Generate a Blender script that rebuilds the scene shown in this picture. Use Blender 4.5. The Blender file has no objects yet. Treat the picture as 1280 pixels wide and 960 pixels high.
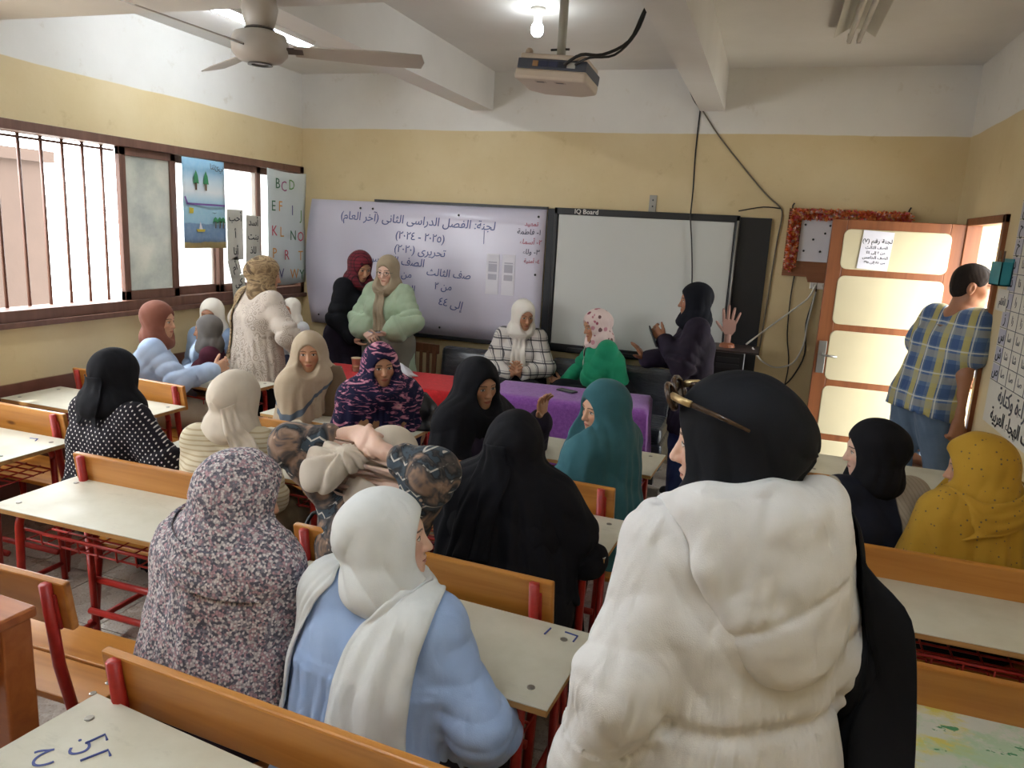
import bpy, math, random, time
import numpy as np
from mathutils import Vector, Matrix
T0 = time.time()
random.seed(7)
COLL = bpy.context.scene.collection
SC = bpy.context.scene
PI = math.pi
rad = math.radians

# ------------------------------------------------------------------ camera
CAM_H, F_PX = 1.9, 935.0
def cam_axes(yaw, pitch, roll):
    yaw, pitch, roll = rad(yaw), rad(pitch), rad(roll)
    f = Vector((-math.sin(yaw)*math.cos(pitch), math.cos(yaw)*math.cos(pitch), -math.sin(pitch)))
    r = Vector((math.cos(yaw), math.sin(yaw), 0)); u = r.cross(f)
    c, s = math.cos(roll), math.sin(roll)
    return r*c + u*s, u*c - r*s, f
_r, _u, _f = cam_axes(18.25, 11.65, 3.15)
cam = bpy.data.cameras.new('camera'); cam.sensor_width = 36; cam.lens = F_PX/1280*36; cam.clip_start = .05
camo = bpy.data.objects.new('camera', cam); COLL.objects.link(camo)
camo.matrix_world = Matrix(((_r.x, _u.x, -_f.x, 0), (_r.y, _u.y, -_f.y, 0), (_r.z, _u.z, -_f.z, CAM_H), (0, 0, 0, 1)))
SC.camera = camo

# ------------------------------------------------------------------ world, light, exposure
SC.view_settings.view_transform = 'Standard'; SC.view_settings.look = 'None'
SC.view_settings.gamma = 1; SC.view_settings.use_curve_mapping = False
SC.view_settings.exposure = 0.97
W = bpy.data.worlds.new('daylight'); SC.world = W; W.use_nodes = True
bg = W.node_tree.nodes['Background']; bg.inputs[0].default_value = (0.93, 0.97, 1.0, 1); bg.inputs[1].default_value = 7.0
sun = bpy.data.lights.new('sun', 'SUN'); sun.energy = 3.0; sun.angle = rad(1.0); sun.color = (1, .95, .86)
suno = bpy.data.objects.new('sun', sun); COLL.objects.link(suno)
suno.rotation_euler = (rad(28), rad(-18), 0)      # high sun, behind the right-hand wall
ROOM_D, ROOM_XL, ROOM_XR, ROOM_Y0, ROOM_H = 6.4, -4.35, 1.27, -1.6, 3.22
def portal(loc, rot, sx, sy):
    l = bpy.data.lights.new('window_portal', 'AREA'); l.shape = 'RECTANGLE'; l.size = sx; l.size_y = sy
    l.cycles.is_portal = True
    o = bpy.data.objects.new('window_portal', l); COLL.objects.link(o); o.location = loc; o.rotation_euler = rot
portal((-4.58, 4.85, 1.78), (0, rad(-90), 0), 1.2, 3.1)
portal((-4.58, .76, 1.78), (0, rad(-90), 0), 1.2, 4.1)
portal((1.5, 5.52, 1.06), (0, rad(90), 0), 2.1, .95)

# ------------------------------------------------------------------ helpers
def lin(c):
    if isinstance(c, str):
        c = tuple(int(c[i:i+2], 16)/255 for i in (0, 2, 4))
    return tuple((v/12.92 if v <= .04045 else ((v+.055)/1.055)**2.4) for v in c[:3])

class NB:
    """small node-graph builder"""
    def __init__(s, name):
        s.m = bpy.data.materials.new(name); s.m.use_nodes = True
        s.t = s.m.node_tree; s.b = s.t.nodes['Principled BSDF']; s.out = s.t.nodes['Material Output']
    def set(s, node, key, v):
        i = node.inputs[key]
        if isinstance(v, bpy.types.NodeSocket): s.t.links.new(v, i)
        elif v is not None:
            try: i.default_value = v
            except Exception:
                i.default_value = (*v, 1) if len(v) == 3 else v
    def n(s, typ, outi=0, props=None, **kw):
        nd = s.t.nodes.new(typ)
        for k, v in (props or {}).items(): setattr(nd, k, v)
        for k, v in kw.items():
            key = int(k[1:]) if k[0] == 'i' and k[1:].isdigit() else k.replace('_', ' ')
            s.set(nd, key, v)
        return nd.outputs[outi]
    def math(s, op, a, b=None, c=None, clamp=False):
        nd = s.t.nodes.new('ShaderNodeMath'); nd.operation = op; nd.use_clamp = clamp
        for i, v in enumerate((a, b, c)):
            if v is not None: s.set(nd, i, v)
        return nd.outputs[0]
    def add(s, a, b): return s.math('ADD', a, b)
    def sub(s, a, b): return s.math('SUBTRACT', a, b)
    def mul(s, a, b): return s.math('MULTIPLY', a, b)
    def step(s, v, lo, hi):
        return s.n('ShaderNodeMapRange', Value=v, From_Min=lo, From_Max=hi)
    def mix(s, f, a, b):
        nd = s.t.nodes.new('ShaderNodeMix'); nd.data_type = 'RGBA'
        s.set(nd, 0, f); s.set(nd, 6, a if not isinstance(a, (tuple, str)) else (*lin(a), 1)); s.set(nd, 7, b if not isinstance(b, (tuple, str)) else (*lin(b), 1))
        return nd.outputs[2]
    def coord(s, which='Object'):
        return s.n('ShaderNodeTexCoord', which if False else {'Generated': 0, 'Normal': 1, 'UV': 2, 'Object': 3}[which])
    def xyz(s, v):
        nd = s.t.nodes.new('ShaderNodeSeparateXYZ'); s.set(nd, 0, v); return nd.outputs
    def mapping(s, v, scale=(1, 1, 1), rot=(0, 0, 0), loc=(0, 0, 0)):
        return s.n('ShaderNodeMapping', Vector=v, Scale=scale, Rotation=rot, Location=loc)
    def noise(s, v, scale, detail=3, rough=.5, dist=0, outi=0):
        return s.n('ShaderNodeTexNoise', outi, Vector=v, Scale=scale, Detail=detail, Roughness=rough, Distortion=dist)
    def ramp(s, f, stops, interp='LINEAR'):
        nd = s.t.nodes.new('ShaderNodeValToRGB'); nd.color_ramp.interpolation = interp
        e = nd.color_ramp.elements
        while len(e) < len(stops): e.new(.5)
        for el, (p, c) in zip(e, stops): el.position = p; el.color = (*lin(c), 1)
        s.set(nd, 0, f); return nd.outputs[0]
    def bump(s, h, strength=.3, dist=.01):
        o = s.n('ShaderNodeBump', Height=h, Strength=strength, Distance=dist)
        s.set(s.b, 'Normal', o)
    def base(s, c): s.set(s.b, 'Base Color', c if isinstance(c, bpy.types.NodeSocket) else (*lin(c), 1))
    def p(s, **kw):
        for k, v in kw.items(): s.set(s.b, k.replace('_', ' '), v)
        return s

def plain(name, col, rough=.6, metal=0, var=.06, vscale=6, bump=0, bscale=60, **kw):
    """plain surface with a little mottling so that nothing is perfectly even"""
    b = NB(name); co = b.coord()
    c = lin(col); d = tuple(max(0, v*(1-var*2)) for v in c); e = tuple(min(1, v*(1+var)) for v in c)
    f = b.noise(co, vscale, 4)
    nd = b.t.nodes.new('ShaderNodeMix'); nd.data_type = 'RGBA'
    b.set(nd, 0, f); b.set(nd, 6, (*d, 1)); b.set(nd, 7, (*e, 1)); b.base(nd.outputs[2])
    b.p(Roughness=rough, Metallic=metal, **kw)
    if bump: b.bump(b.noise(co, bscale, 3), bump, .004)
    return b.m

def link(name, me, parent=None, mat=None):
    o = bpy.data.objects.new(name, me); COLL.objects.link(o)
    if parent: o.parent = parent
    if mat is not None and not me.materials: me.materials.append(mat)
    return o
def tag(o, label=None, cat=None, group=None, kind=None):
    if label: o['label'] = label
    if cat: o['category'] = cat
    if group: o['group'] = group
    if kind: o['kind'] = kind
    return o
def empty(name, loc=(0, 0, 0), rz=0, label=None, cat=None, group=None, kind=None):
    o = bpy.data.objects.new(name, None); COLL.objects.link(o); o.empty_display_size = .05
    o.location = loc; o.rotation_euler = (0, 0, rz)
    return tag(o, label, cat, group, kind)
def copy_tree(o, parent=None):
    c = o.copy(); COLL.objects.link(c)
    if parent is not None: c.parent = parent
    for ch in list(o.children): copy_tree(ch, c)
    return c

class MB:
    """collects simple solids; build() links them as ONE mesh"""
    def __init__(s): s.v = []; s.f = []
    def add(s, vs, fs):
        n = len(s.v); s.v += [tuple(map(float, q)) for q in vs]; s.f += [tuple(i+n for i in q) for q in fs]; return s
    def box(s, c, d, rot=None):
        hx, hy, hz = d[0]/2, d[1]/2, d[2]/2
        vs = [Vector((x, y, z)) for x in (-hx, hx) for y in (-hy, hy) for z in (-hz, hz)]
        if rot is not None: vs = [rot @ v for v in vs]
        c = Vector(c)
        return s.add([v+c for v in vs], [(0, 1, 3, 2), (4, 6, 7, 5), (0, 4, 5, 1), (2, 3, 7, 6), (0, 2, 6, 4), (1, 5, 7, 3)])
    def bx(s, x0, x1, y0, y1, z0, z1): return s.box(((x0+x1)/2, (y0+y1)/2, (z0+z1)/2), (x1-x0, y1-y0, z1-z0))
    def beam(s, a, b, w, t, up=(0, 0, 1)):
        a, b = Vector(a), Vector(b); d = (b-a); L = d.length; d.normalize()
        sd = d.cross(Vector(up))
        if sd.length < 1e-4: sd = d.cross(Vector((0, 1, 0)))
        sd.normalize(); n = sd.cross(d)
        R = Matrix((sd, d, n)).transposed()
        return s.box((a+b)/2, (w, L, t), R)
    def tube(s, path, r, n=8, closed=False, caps=True):
        P = [Vector(p) for p in path]; m = len(P); rr = r if isinstance(r, (list, tuple)) else [r]*m
        rings = []; prev = None
        for i, p in enumerate(P):
            if closed: t = P[(i+1) % m]-P[i-1]
            else: t = P[min(i+1, m-1)]-P[max(i-1, 0)]
            t.normalize()
            if prev is None:
                a = t.orthogonal().normalized()
            else:
                a = (prev - t*prev.dot(t))
                a = a.normalized() if a.length > 1e-5 else t.orthogonal().normalized()
            prev = a; b = t.cross(a)
            rings.append([p+(a*math.cos(2*PI*k/n)+b*math.sin(2*PI*k/n))*rr[i] for k in range(n)])
        vs = [v for g in rings for v in g]; fs = []
        for i in range(m if closed else m-1):
            j = (i+1) % m
            for k in range(n): fs.append((i*n+k, i*n+(k+1) % n, j*n+(k+1) % n, j*n+k))
        if caps and not closed: fs += [tuple(range(n-1, -1, -1)), tuple((m-1)*n+k for k in range(n))]
        return s.add(vs, fs)
    def lathe(s, prof, c=(0, 0, 0), n=20, axis=None):
        R = Matrix.Identity(3)
        if axis is not None: R = Vector((0, 0, 1)).rotation_difference(Vector(axis)).to_matrix()
        c = Vector(c); vs = []; fs = []; m = len(prof)
        for r, z in prof:
            for k in range(n): vs.append(R @ Vector((r*math.cos(2*PI*k/n), r*math.sin(2*PI*k/n), z)) + c)
        for i in range(m-1):
            for k in range(n): fs.append((i*n+k, i*n+(k+1) % n, (i+1)*n+(k+1) % n, (i+1)*n+k))
        fs += [tuple(range(n-1, -1, -1)), tuple((m-1)*n+k for k in range(n))]
        return s.add(vs, fs)
    def prism(s, poly, o, ex, ey, ez):
        """poly: 2-D outline (ccw), extruded along ez from origin o"""
        o, ex, ey, ez = map(Vector, (o, ex, ey, ez)); n = len(poly)
        vs = [o+ex*x+ey*y for x, y in poly] + [o+ex*x+ey*y+ez for x, y in poly]
        fs = [tuple(range(n-1, -1, -1)), tuple(range(n, 2*n))] + [(i, (i+1) % n, n+(i+1) % n, n+i) for i in range(n)]
        return s.add(vs, fs)
    def mesh(s, name, smooth=False):
        me = bpy.data.meshes.new(name); me.from_pydata(s.v, [], s.f); me.validate(); me.update()
        if smooth: me.polygons.foreach_set('use_smooth', [True]*len(me.polygons))
        return me
    def build(s, name, mat, parent=None, bevel=0, smooth=False, seg=2):
        o = link(name, s.mesh(name, smooth), parent, mat)
        if bevel:
            md = o.modifiers.new('bevel', 'BEVEL'); md.width = bevel; md.segments = seg; md.limit_method = 'ANGLE'; md.angle_limit = rad(40)
        return o
def sheet(fn, nu, nv, thick, name, mat, parent=None, smooth=True):
    """a cloth/paper-like sheet: fn(u,v)->(x,y,z), given a real thickness"""
    P = np.array([[fn(u/nu, v/nv) for v in range(nv+1)] for u in range(nu+1)], float)
    du = np.gradient(P, axis=0); dv = np.gradient(P, axis=1); N = np.cross(du, dv); N /= np.linalg.norm(N, axis=2, keepdims=True)+1e-9
    A = (P+N*thick/2).reshape(-1, 3); B = (P-N*thick/2).reshape(-1, 3); n = len(A); w = nv+1
    fs = []
    for u in range(nu):
        for v in range(nv):
            a = u*w+v; q = (a, a+w, a+w+1, a+1); fs.append(q); fs.append(tuple(i+n for i in reversed(q)))
    rim = [(0, v) for v in range(nv+1)]+[(u, nv) for u in range(1, nu+1)]+[(nu, v) for v in range(nv-1, -1, -1)]+[(u, 0) for u in range(nu-1, 0, -1)]
    ids = [u*w+v for u, v in rim]
    for i in range(len(ids)):
        a, b = ids[i], ids[(i+1) % len(ids)]; fs.append((a, b, b+n, a+n))
    m = MB(); m.add(np.vstack([A, B]), fs)
    return m.build(name, mat, parent, smooth=smooth)

# Arabic shaping for the built-in font: presentation forms, laid out right to left
_AR = {}
def _reg(ch, iso, fin=None, ini=None, med=None): _AR[ch] = (iso, fin or iso, ini, med)
for ch, c0, four in [('ا',0xFE8D,0),('ب',0xFE8F,1),('ة',0xFE93,0),('ت',0xFE95,1),('ث',0xFE99,1),('ج',0xFE9D,1),('ح',0xFEA1,1),('خ',0xFEA5,1),('د',0xFEA9,0),('ذ',0xFEAB,0),('ر',0xFEAD,0),('ز',0xFEAF,0),('س',0xFEB1,1),('ش',0xFEB5,1),('ص',0xFEB9,1),('ض',0xFEBD,1),('ط',0xFEC1,1),('ع',0xFEC9,1),('غ',0xFECD,1),('ف',0xFED1,1),('ق',0xFED5,1),('ك',0xFED9,1),('ل',0xFEDD,1),('م',0xFEE1,1),('ن',0xFEE5,1),('ه',0xFEE9,1),('و',0xFEED,0),('ى',0xFEEF,0),('ي',0xFEF1,1),('أ',0xFE83,0),('إ',0xFE87,0),('آ',0xFE81,0),('ء',0xFE80,-1)]:
    if four == 1: _reg(ch, chr(c0), chr(c0+1), chr(c0+2), chr(c0+3))
    elif four == 0: _reg(ch, chr(c0), chr(c0+1))
    else: _reg(ch, chr(c0))
def arabic(s):
    out = []
    for i, ch in enumerate(s):
        if ch not in _AR: out.append({'(': ')', ')': '('}.get(ch, ch)); continue
        iso, fin, ini, med = _AR[ch]
        prev = i > 0 and s[i-1] in _AR and _AR[s[i-1]][2] is not None and ch != 'ء'
        nxt = i+1 < len(s) and s[i+1] in _AR and s[i+1] != 'ء' and ini is not None
        out.append(med if prev and nxt else (iso if ch == 'ف' else fin) if prev else ini if nxt else iso)
    # runs of digits keep their own order
    res = []; run = []
    for ch in out:
        if ch.isdigit(): run.append(ch)
        else:
            if run: res.append(''.join(run)); run = []
            res.append(ch)
    if run: res.append(''.join(run))
    return ''.join(reversed(res))
def text(name, s, size, mat, parent, M, align='CENTER', depth=.0015, bold=0, shear=0):
    """flat lettering; M places its plane (x along the line, y up the letters)"""
    if any(ch in _AR for ch in s): s = arabic(s)
    cu = bpy.data.curves.new(name, 'FONT'); cu.body = s; cu.size = size; cu.align_x = align; cu.align_y = 'CENTER'
    cu.extrude = depth/2; cu.offset = bold; cu.resolution_u = 2; cu.shear = shear
    o = bpy.data.objects.new(name, cu); COLL.objects.link(o)
    dg = bpy.context.evaluated_depsgraph_get()
    me = bpy.data.meshes.new_from_object(o.evaluated_get(dg)); me.name = name
    bpy.data.objects.remove(o); bpy.data.curves.remove(cu)
    me.materials.clear(); me.materials.append(mat)
    me.transform(M)
    return link(name, me, parent)
def plane_M(o, ex, ey):
    o, ex, ey = Vector(o), Vector(ex).normalized(), Vector(ey).normalized(); n = ex.cross(ey)
    return Matrix(((ex.x, ey.x, n.x, o.x), (ex.y, ey.y, n.y, o.y), (ex.z, ey.z, n.z, o.z), (0, 0, 0, 1)))

# ------------------------------------------------------------------ surface materials
def wall_mat(name, dado=None):
    b = NB(name); co = b.n('ShaderNodeNewGeometry'); z = b.xyz(co)[2]
    wob = b.mul(b.sub(b.noise(co, 1.2, 4), .5), .035)
    zz = b.add(z, wob)
    yel = b.ramp(b.noise(co, 1.7, 5, .6), [(.3, 'd1bb8d'), (.7, 'dac79d')])
    wht = b.ramp(b.noise(co, 1.3, 5, .6), [(.3, 'd9d5cd'), (.7, 'e4e1da')])
    c = b.mix(b.step(zz, 2.728, 2.734), yel, wht)
    dirt = b.ramp(b.noise(co, 7, 6, .7), [(.60, 'ffffff'), (.72, 'd8cbb4')])
    nd = b.t.nodes.new('ShaderNodeMix'); nd.data_type = 'RGBA'; nd.blend_type = 'MULTIPLY'
    b.set(nd, 0, .35); b.set(nd, 6, c); b.set(nd, 7, dirt); c = nd.outputs[2]
    if dado:
        brown = b.ramp(b.noise(co, 9, 4), [(.3, '6a4030'), (.7, '7c4c3a')])
        c = b.mix(b.step(zz, dado-.004, dado+.004), brown, c)
    b.base(c); b.p(Roughness=.62)
    b.bump(b.noise(co, 45, 4, .6), .18, .004)
    return b.m
M_wall = wall_mat('painted_plaster'); M_wall_l = wall_mat('painted_plaster_with_brown_dado', .8)
def ceil_mat():
    b = NB('ceiling_paint'); co = b.n('ShaderNodeNewGeometry')
    b.base(b.ramp(b.noise(co, 1.1, 5, .6), [(.3, 'd6d2cc'), (.7, 'e2dfda')])); b.p(Roughness=.7); b.bump(b.noise(co, 60, 3), .12, .003); return b.m
M_ceil = ceil_mat()
def tile_mat():
    b = NB('terrazzo_tile'); co = b.n('ShaderNodeNewGeometry')
    sp = b.n('ShaderNodeTexVoronoi', 1, Vector=co, Scale=150)
    v = b.xyz(sp)[0]
    c = b.ramp(v, [(.0, 'b3a697'), (.5, 'bfb3a4'), (.85, 'c9bfb2'), (.97, '8f8478')])
    oi = b.n('ShaderNodeObjectInfo', 5)
    c = b.mix(b.mul(b.noise(co, 2.3, 5, .65), .7), c, '9d9084')
    c = b.mix(b.mul(oi, .25), c, 'a59a8e')
    b.base(c); b.p(Roughness=b.step(b.noise(co, 4, 4), .2, 1.3)); return b.m
M_tile = tile_mat()
M_grout = plain('floor_grout', '7d7368', .9)
def wood_mat(name, c1, c2, c3, scale=1.0, rough=.38, knots=True, axis='x', coat=0.0):
    b = NB(name); co = b.coord(); oi = b.n('ShaderNodeObjectInfo', 5)
    sc = (1.2*scale, 16*scale, 16*scale) if axis == 'x' else (16*scale, 16*scale, 1.2*scale)
    off = b.n('ShaderNodeCombineXYZ', 0, X=b.mul(oi, 9.0), Y=b.mul(oi, 5.0), Z=b.mul(oi, 3.0))
    va = b.n('ShaderNodeVectorMath', 0, {'operation': 'ADD'}, i0=co, i1=off)
    m = b.mapping(va, sc)
    f = b.noise(m, 1.0, 5, .55, .6)
    c = b.ramp(f, [(.28, c1), (.5, c2), (.72, c3)])
    if knots:
        m2 = b.mapping(va, (3.2, 9, 9) if axis == 'x' else (9, 9, 3.2))
        vd = b.n('ShaderNodeTexVoronoi', 0, Vector=m2, Scale=1.0)
        c = b.mix(b.step(vd, .13, .05), c, '6b3a16')
    b.base(c); b.p(Roughness=rough, Coat_Weight=coat, Coat_Roughness=.25)
    b.bump(f, .08, .002); return b.m
M_pine = wood_mat('varnished_pine', 'a4651f', 'ba7b32', 'c98c43', coat=.25)
M_ply = wood_mat('plywood_edge', '9b6f3c', 'b5884f', 'c39a60', 2.0, .6, False)
M_brownwood = wood_mat('brown_painted_wood', '7a4a2c', '8a5636', '94603e', 1.0, .5, False)
M_doorwood = wood_mat('door_wood', '6e3d20', '7f4a28', '8a5430', 1.0, .45, False, axis='z')
M_winwood = wood_mat('window_wood', '5e4034', '6c4b3d', '785546', 1.0, .5, False, axis='z')
M_orangewood = wood_mat('reddish_old_desk_wood', '94512a', 'a9622f', 'b66f3a', 1.0, .42, True, coat=.2)
M_chairwood = wood_mat('chair_wood', '6a442c', '7c5136', '865a3d', 2.0, .5, False, axis='z')
def laminate():
    b = NB('white_desk_laminate'); co = b.coord(); oi = b.n('ShaderNodeObjectInfo', 5)
    off = b.n('ShaderNodeCombineXYZ', 0, X=b.mul(oi, 9.0), Y=b.mul(oi, 5.0), Z=0.0)
    va = b.n('ShaderNodeVectorMath', 0, {'operation': 'ADD'}, i0=co, i1=off)
    c = b.ramp(b.noise(va, 5, 5, .6), [(.3, 'c4bfaa'), (.65, 'd2cebc')])
    smear = b.step(b.noise(b.mapping(va, (3, 9, 1)), 2.0, 6, .75), .58, .72)
    c = b.mix(b.mul(smear, .35), c, '9a9684')
    b.base(c); b.p(Roughness=b.step(b.noise(va, 9, 4), -.5, 1.6)); return b.m
M_lam = laminate()
def red_metal():
    b = NB('red_painted_steel'); co = b.coord()
    c = b.ramp(b.noise(co, 14, 5, .65), [(.3, '8f1d18'), (.6, 'ad2a20'), (.8, 'b9382a')])
    chip = b.step(b.noise(co, 55, 4, .7), .70, .74); c = b.mix(b.mul(chip, .7), c, '4a3a34')
    b.base(c); b.p(Roughness=.38); return b.m
M_red = red_metal()
M_bolt = plain('zinc_bolt', '9a968e', .35, .9)
M_blackmetal = plain('black_frame', '1c1d20', .4)
M_steel = plain('galvanised_steel', '9c9a94', .4, .8)
M_white_pl = plain('white_plastic', 'dedad2', .45)
M_black_pl = plain('black_plastic', '17171a', .35)

# ------------------------------------------------------------------ room shell
XL, XR, YB, YF, HC = ROOM_XL, ROOM_XR, ROOM_D, ROOM_Y0, ROOM_H
TH = .22
fl = MB().bx(XL-TH, XR+TH, YF-TH, YB+TH, -.2, -.012).build('floor', M_grout); tag(fl, 'dusty grey-beige terrazzo tile floor of the classroom', 'floor', kind='structure')
tme = MB().box((0, 0, -.02), (.394, .394, .04)).mesh('floor_tile'); tme.materials.append(M_tile)
ix = 0
for i in range(15):
    for j in range(20):
        x = XL+.2+i*.4; y = YF+.2+j*.4
        if x > XR+.1 or y > YB+.1: continue
        w = min(1, (XR-(x-.2))/.4)
        o = link('floor_tile', tme, fl); o.location = (x-.2+.2*w, y, random.uniform(-.0015, .0))
        o.scale = (w, 1, 1)
ce = MB().bx(XL-TH, XR+TH, YF-TH, YB+TH, HC, HC+.2).build('ceiling', M_ceil); tag(ce, 'flat white painted ceiling between the concrete beams', 'ceiling', kind='structure')
tag(MB().bx(XL-TH, XR+TH, YB, YB+TH, 0, HC).build('wall_back', M_wall), 'front classroom wall in yellow and white paint behind the boards', 'wall', kind='structure')
tag(MB().bx(XL-TH, XR+TH, YF-TH, YF, 0, HC).build('wall_front', M_wall), 'rear classroom wall behind the camera', 'wall', kind='structure')
# left wall: window band 1.18..2.38, two windows
WZ0, WZ1 = 1.18, 2.38
m = MB(); m.bx(XL-TH, XL, YF, YB, 0, WZ0); m.bx(XL-TH, XL, YF, YB, WZ1, HC); m.bx(XL-TH, XL, YF, -1.3, WZ0, WZ1); m.bx(XL-TH, XL, 2.82, 3.2, WZ0, WZ1)
tag(m.build('wall_left', M_wall_l), 'window wall with brown painted dado and yellow plaster', 'wall', kind='structure')
DY0, DY1, DH = 5.06, 5.98, 2.14
m = MB(); m.bx(XR, XR+TH, YF, DY0, 0, HC); m.bx(XR, XR+TH, DY1, YB, 0, HC); m.bx(XR, XR+TH, DY0, DY1, DH, HC)
tag(m.build('wall_right', M_wall), 'yellow and white side wall with the open doorway', 'wall', kind='structure')
# beams
tag(MB().bx(-2.62, -2.42, YF, YB, 2.9, HC).build('trim_1', M_ceil), 'white concrete ceiling beam running to the whiteboard wall', 'beam', kind='structure')
tag(MB().bx(-.66, -.47, YF, YB, 2.9, HC).build('trim_2', M_ceil), 'white concrete ceiling beam running above the interactive board', 'beam', kind='structure')
tag(MB().bx(XL, -.66, 3.03, 3.33, 2.895, HC).build('trim_3', M_ceil), 'cross beam that carries the ceiling fan', 'beam', kind='structure')
# door frame in the right wall
m = MB()
m.bx(XR-.025, XR+.07, DY0, DY0+.05, 0, DH); m.bx(XR-.025, XR+.07, DY1-.05, DY1, 0, DH); m.bx(XR-.025, XR+.07, DY0, DY1, DH-.05, DH)
tag(m.build('trim_4', M_doorwood, bevel=.004), 'brown wooden door frame in the side wall', 'door frame', kind='structure')

# ------------------------------------------------------------------ windows
def window(name, y0, y1, label, sashes, bars):
    w = empty(name, (XL, y0, WZ0), 0, label, 'window', kind='structure'); L = y1-y0; H = WZ1-WZ0
    m = MB(); t = .06
    m.bx(-.16, .02, 0, L, 0, t+.01); m.bx(-.16, .02, 0, L, H-t, H); m.bx(-.16, .02, 0, t, 0, H); m.bx(-.16, .02, L-t, L, 0, H)
    m.build('frame', M_winwood, w, bevel=.004)
    MB().bx(-.02, .05, -.03, L+.03, -.035, .0).build('sill', M_winwood, w, bevel=.004)
    for a, b, xo, gl in sashes:      # sash from a to b (metres along the wall)
        m = MB(); s = .055
        m.bx(xo-.02, xo+.02, a, a+s, t, H-t); m.bx(xo-.02, xo+.02, b-s, b, t, H-t); m.bx(xo-.02, xo+.02, a, b, t, t+s+.02); m.bx(xo-.02, xo+.02, a, b, H-t-s, H-t)
        so = m.build('sash', M_winwood, w, bevel=.003)
        MB().bx(xo-.003, xo+.003, a+s, b-s, t+s, H-t-s).build('pane', gl, so)
    for y in bars:
        MB().tube([(-.13, y, t), (-.13, y, H-t)], .0105, 8).build('bar', M_barsteel, w, smooth=True)
    if bars:
        MB().bx(-.14, -.12, t, bars[-1]+.1, H-t-.03, H-t-.015).build('bar_rail', M_barsteel, w)
    return w
M_barsteel = plain('brown_painted_iron', '6a4a3e', .5)
def dirty_glass(name, clear, tint):
    b = NB(name); co = b.coord()
    d = b.n('ShaderNodeBsdfDiffuse', Color=b.ramp(b.noise(co, 3, 5, .6), [(.35, tint), (.7, 'b9b5a6')]))
    tl = b.n('ShaderNodeBsdfTranslucent', Color=(.75, .75, .7, 1))
    tr = b.n('ShaderNodeBsdfTransparent'); gl = b.n('ShaderNodeBsdfGlossy', Roughness=.08)
    x = b.n('ShaderNodeMixShader', i0=.22, i1=d, i2=tl)
    x = b.n('ShaderNodeMixShader', i0=b.math('MULTIPLY', b.step(b.noise(co, 2.0, 4, .6), .0, 1.0), clear*2), i1=x, i2=tr)
    x = b.n('ShaderNodeMixShader', i0=.06, i1=x, i2=gl)
    b.t.links.new(x, b.out.inputs[0]); return b.m
M_glass_dirty = dirty_glass('dusty_window_glass', .03, '6c7670')
M_glass = dirty_glass('window_glass', .45, 'd2d2cc')
W1 = 3.2
window('window_1', W1, YB-.005, 'brown wooden sliding window with iron bars beside the whiteboard corner',
       [(1.03, 1.56, -.03, M_glass_dirty), (1.54, 2.08, -.08, M_glass), (2.02, 2.58, -.03, M_glass), (2.56, 3.14, -.08, M_glass)],
       [.22+i*.155 for i in range(6)])
window('window_2', -1.3, 2.82, 'second brown wooden window nearer the rear of the room',
       [(.06, .72, -.03, M_glass), (.70, 1.38, -.08, M_glass)], [1.5+i*.155 for i in range(17)])
# outside: neighbouring block across a narrow lane
ext = empty('neighbour_building', (-7.6, 0, -3), 0, 'beige rendered neighbouring building seen through the barred window', 'building')
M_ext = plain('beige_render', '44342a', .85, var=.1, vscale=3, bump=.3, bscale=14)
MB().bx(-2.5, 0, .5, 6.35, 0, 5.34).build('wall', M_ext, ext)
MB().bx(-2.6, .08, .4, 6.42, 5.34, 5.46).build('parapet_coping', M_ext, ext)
MB().bx(-2.5, -.6, 4.9, 6.2, 5.46, 6.1).build('roof_block', plain('pale_blue_render', 'b3b6c6', .8), ext)
g = MB().bx(-14, XL-TH-.02, -6, 16, -3.2, -3.0).build('ground_outside', plain('sunlit_lane', 'c9bda8', .9)); tag(g, 'pale ground of the lane outside the window', 'ground', kind='structure')
g = MB().bx(XR+TH, 4.6, 2.6, 9.2, -.12, -.01).build('corridor_floor', plain('corridor_paving', 'cfc6b6', .8)); tag(g, 'sunlit pale landing outside the door', 'floor', kind='structure')

# ------------------------------------------------------------------ door leaf, opened against the front wall
dr = empty('door_1', (XR-.015, 5.99, .0), 0, 'open wooden door leaf with five cream painted panels', 'door', kind='structure')
dw, dt = .86, .045
M_panel = plain('cream_door_panel', 'cbbf9c', .5, var=.04)
zs = [.12, .46, .535, .875, .95, 1.29, 1.365, 1.69, 1.765, 2.02]
m = MB(); m.bx(-dw, -dw+.1, -dt, 0, .01, 2.1); m.bx(-.1, 0, -dt, 0, .01, 2.1)
rails = [(.01, .12), (.46, .535), (.875, .95), (1.29, 1.365), (1.69, 1.765), (2.02, 2.1)]
for a, b_ in rails: m.bx(-dw+.1, -.1, -dt, 0, a, b_)
m.build('leaf_frame', M_doorwood, dr, bevel=.004)
def round_rect(w, h, r, n=4):
    pts = []
    for cx, cy, a0 in ((w/2-r, h/2-r, 0), (-w/2+r, h/2-r, 90), (-w/2+r, -h/2+r, 180), (w/2-r, -h/2+r, 270)):
        for k in range(n+1):
            a = rad(a0+90*k/n); pts.append((cx+r*math.cos(a), cy+r*math.sin(a)))
    return pts
for a, b_ in [(.12, .46), (.535, .875), (.95, 1.29), (1.365, 1.69), (1.765, 2.02)]:
    MB().prism(round_rect(dw-.2+.03, b_-a+.03, .045), (-dw/2, -dt-.004, (a+b_)/2), (1, 0, 0), (0, 0, 1), (0, .03, 0)).build('panel', M_panel, dr, bevel=.006)
lk = MB().bx(-dw+.02, -dw+.075, -dt-.008, -dt, .98, 1.22).build('lock_plate', M_steel, dr, bevel=.003)
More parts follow.
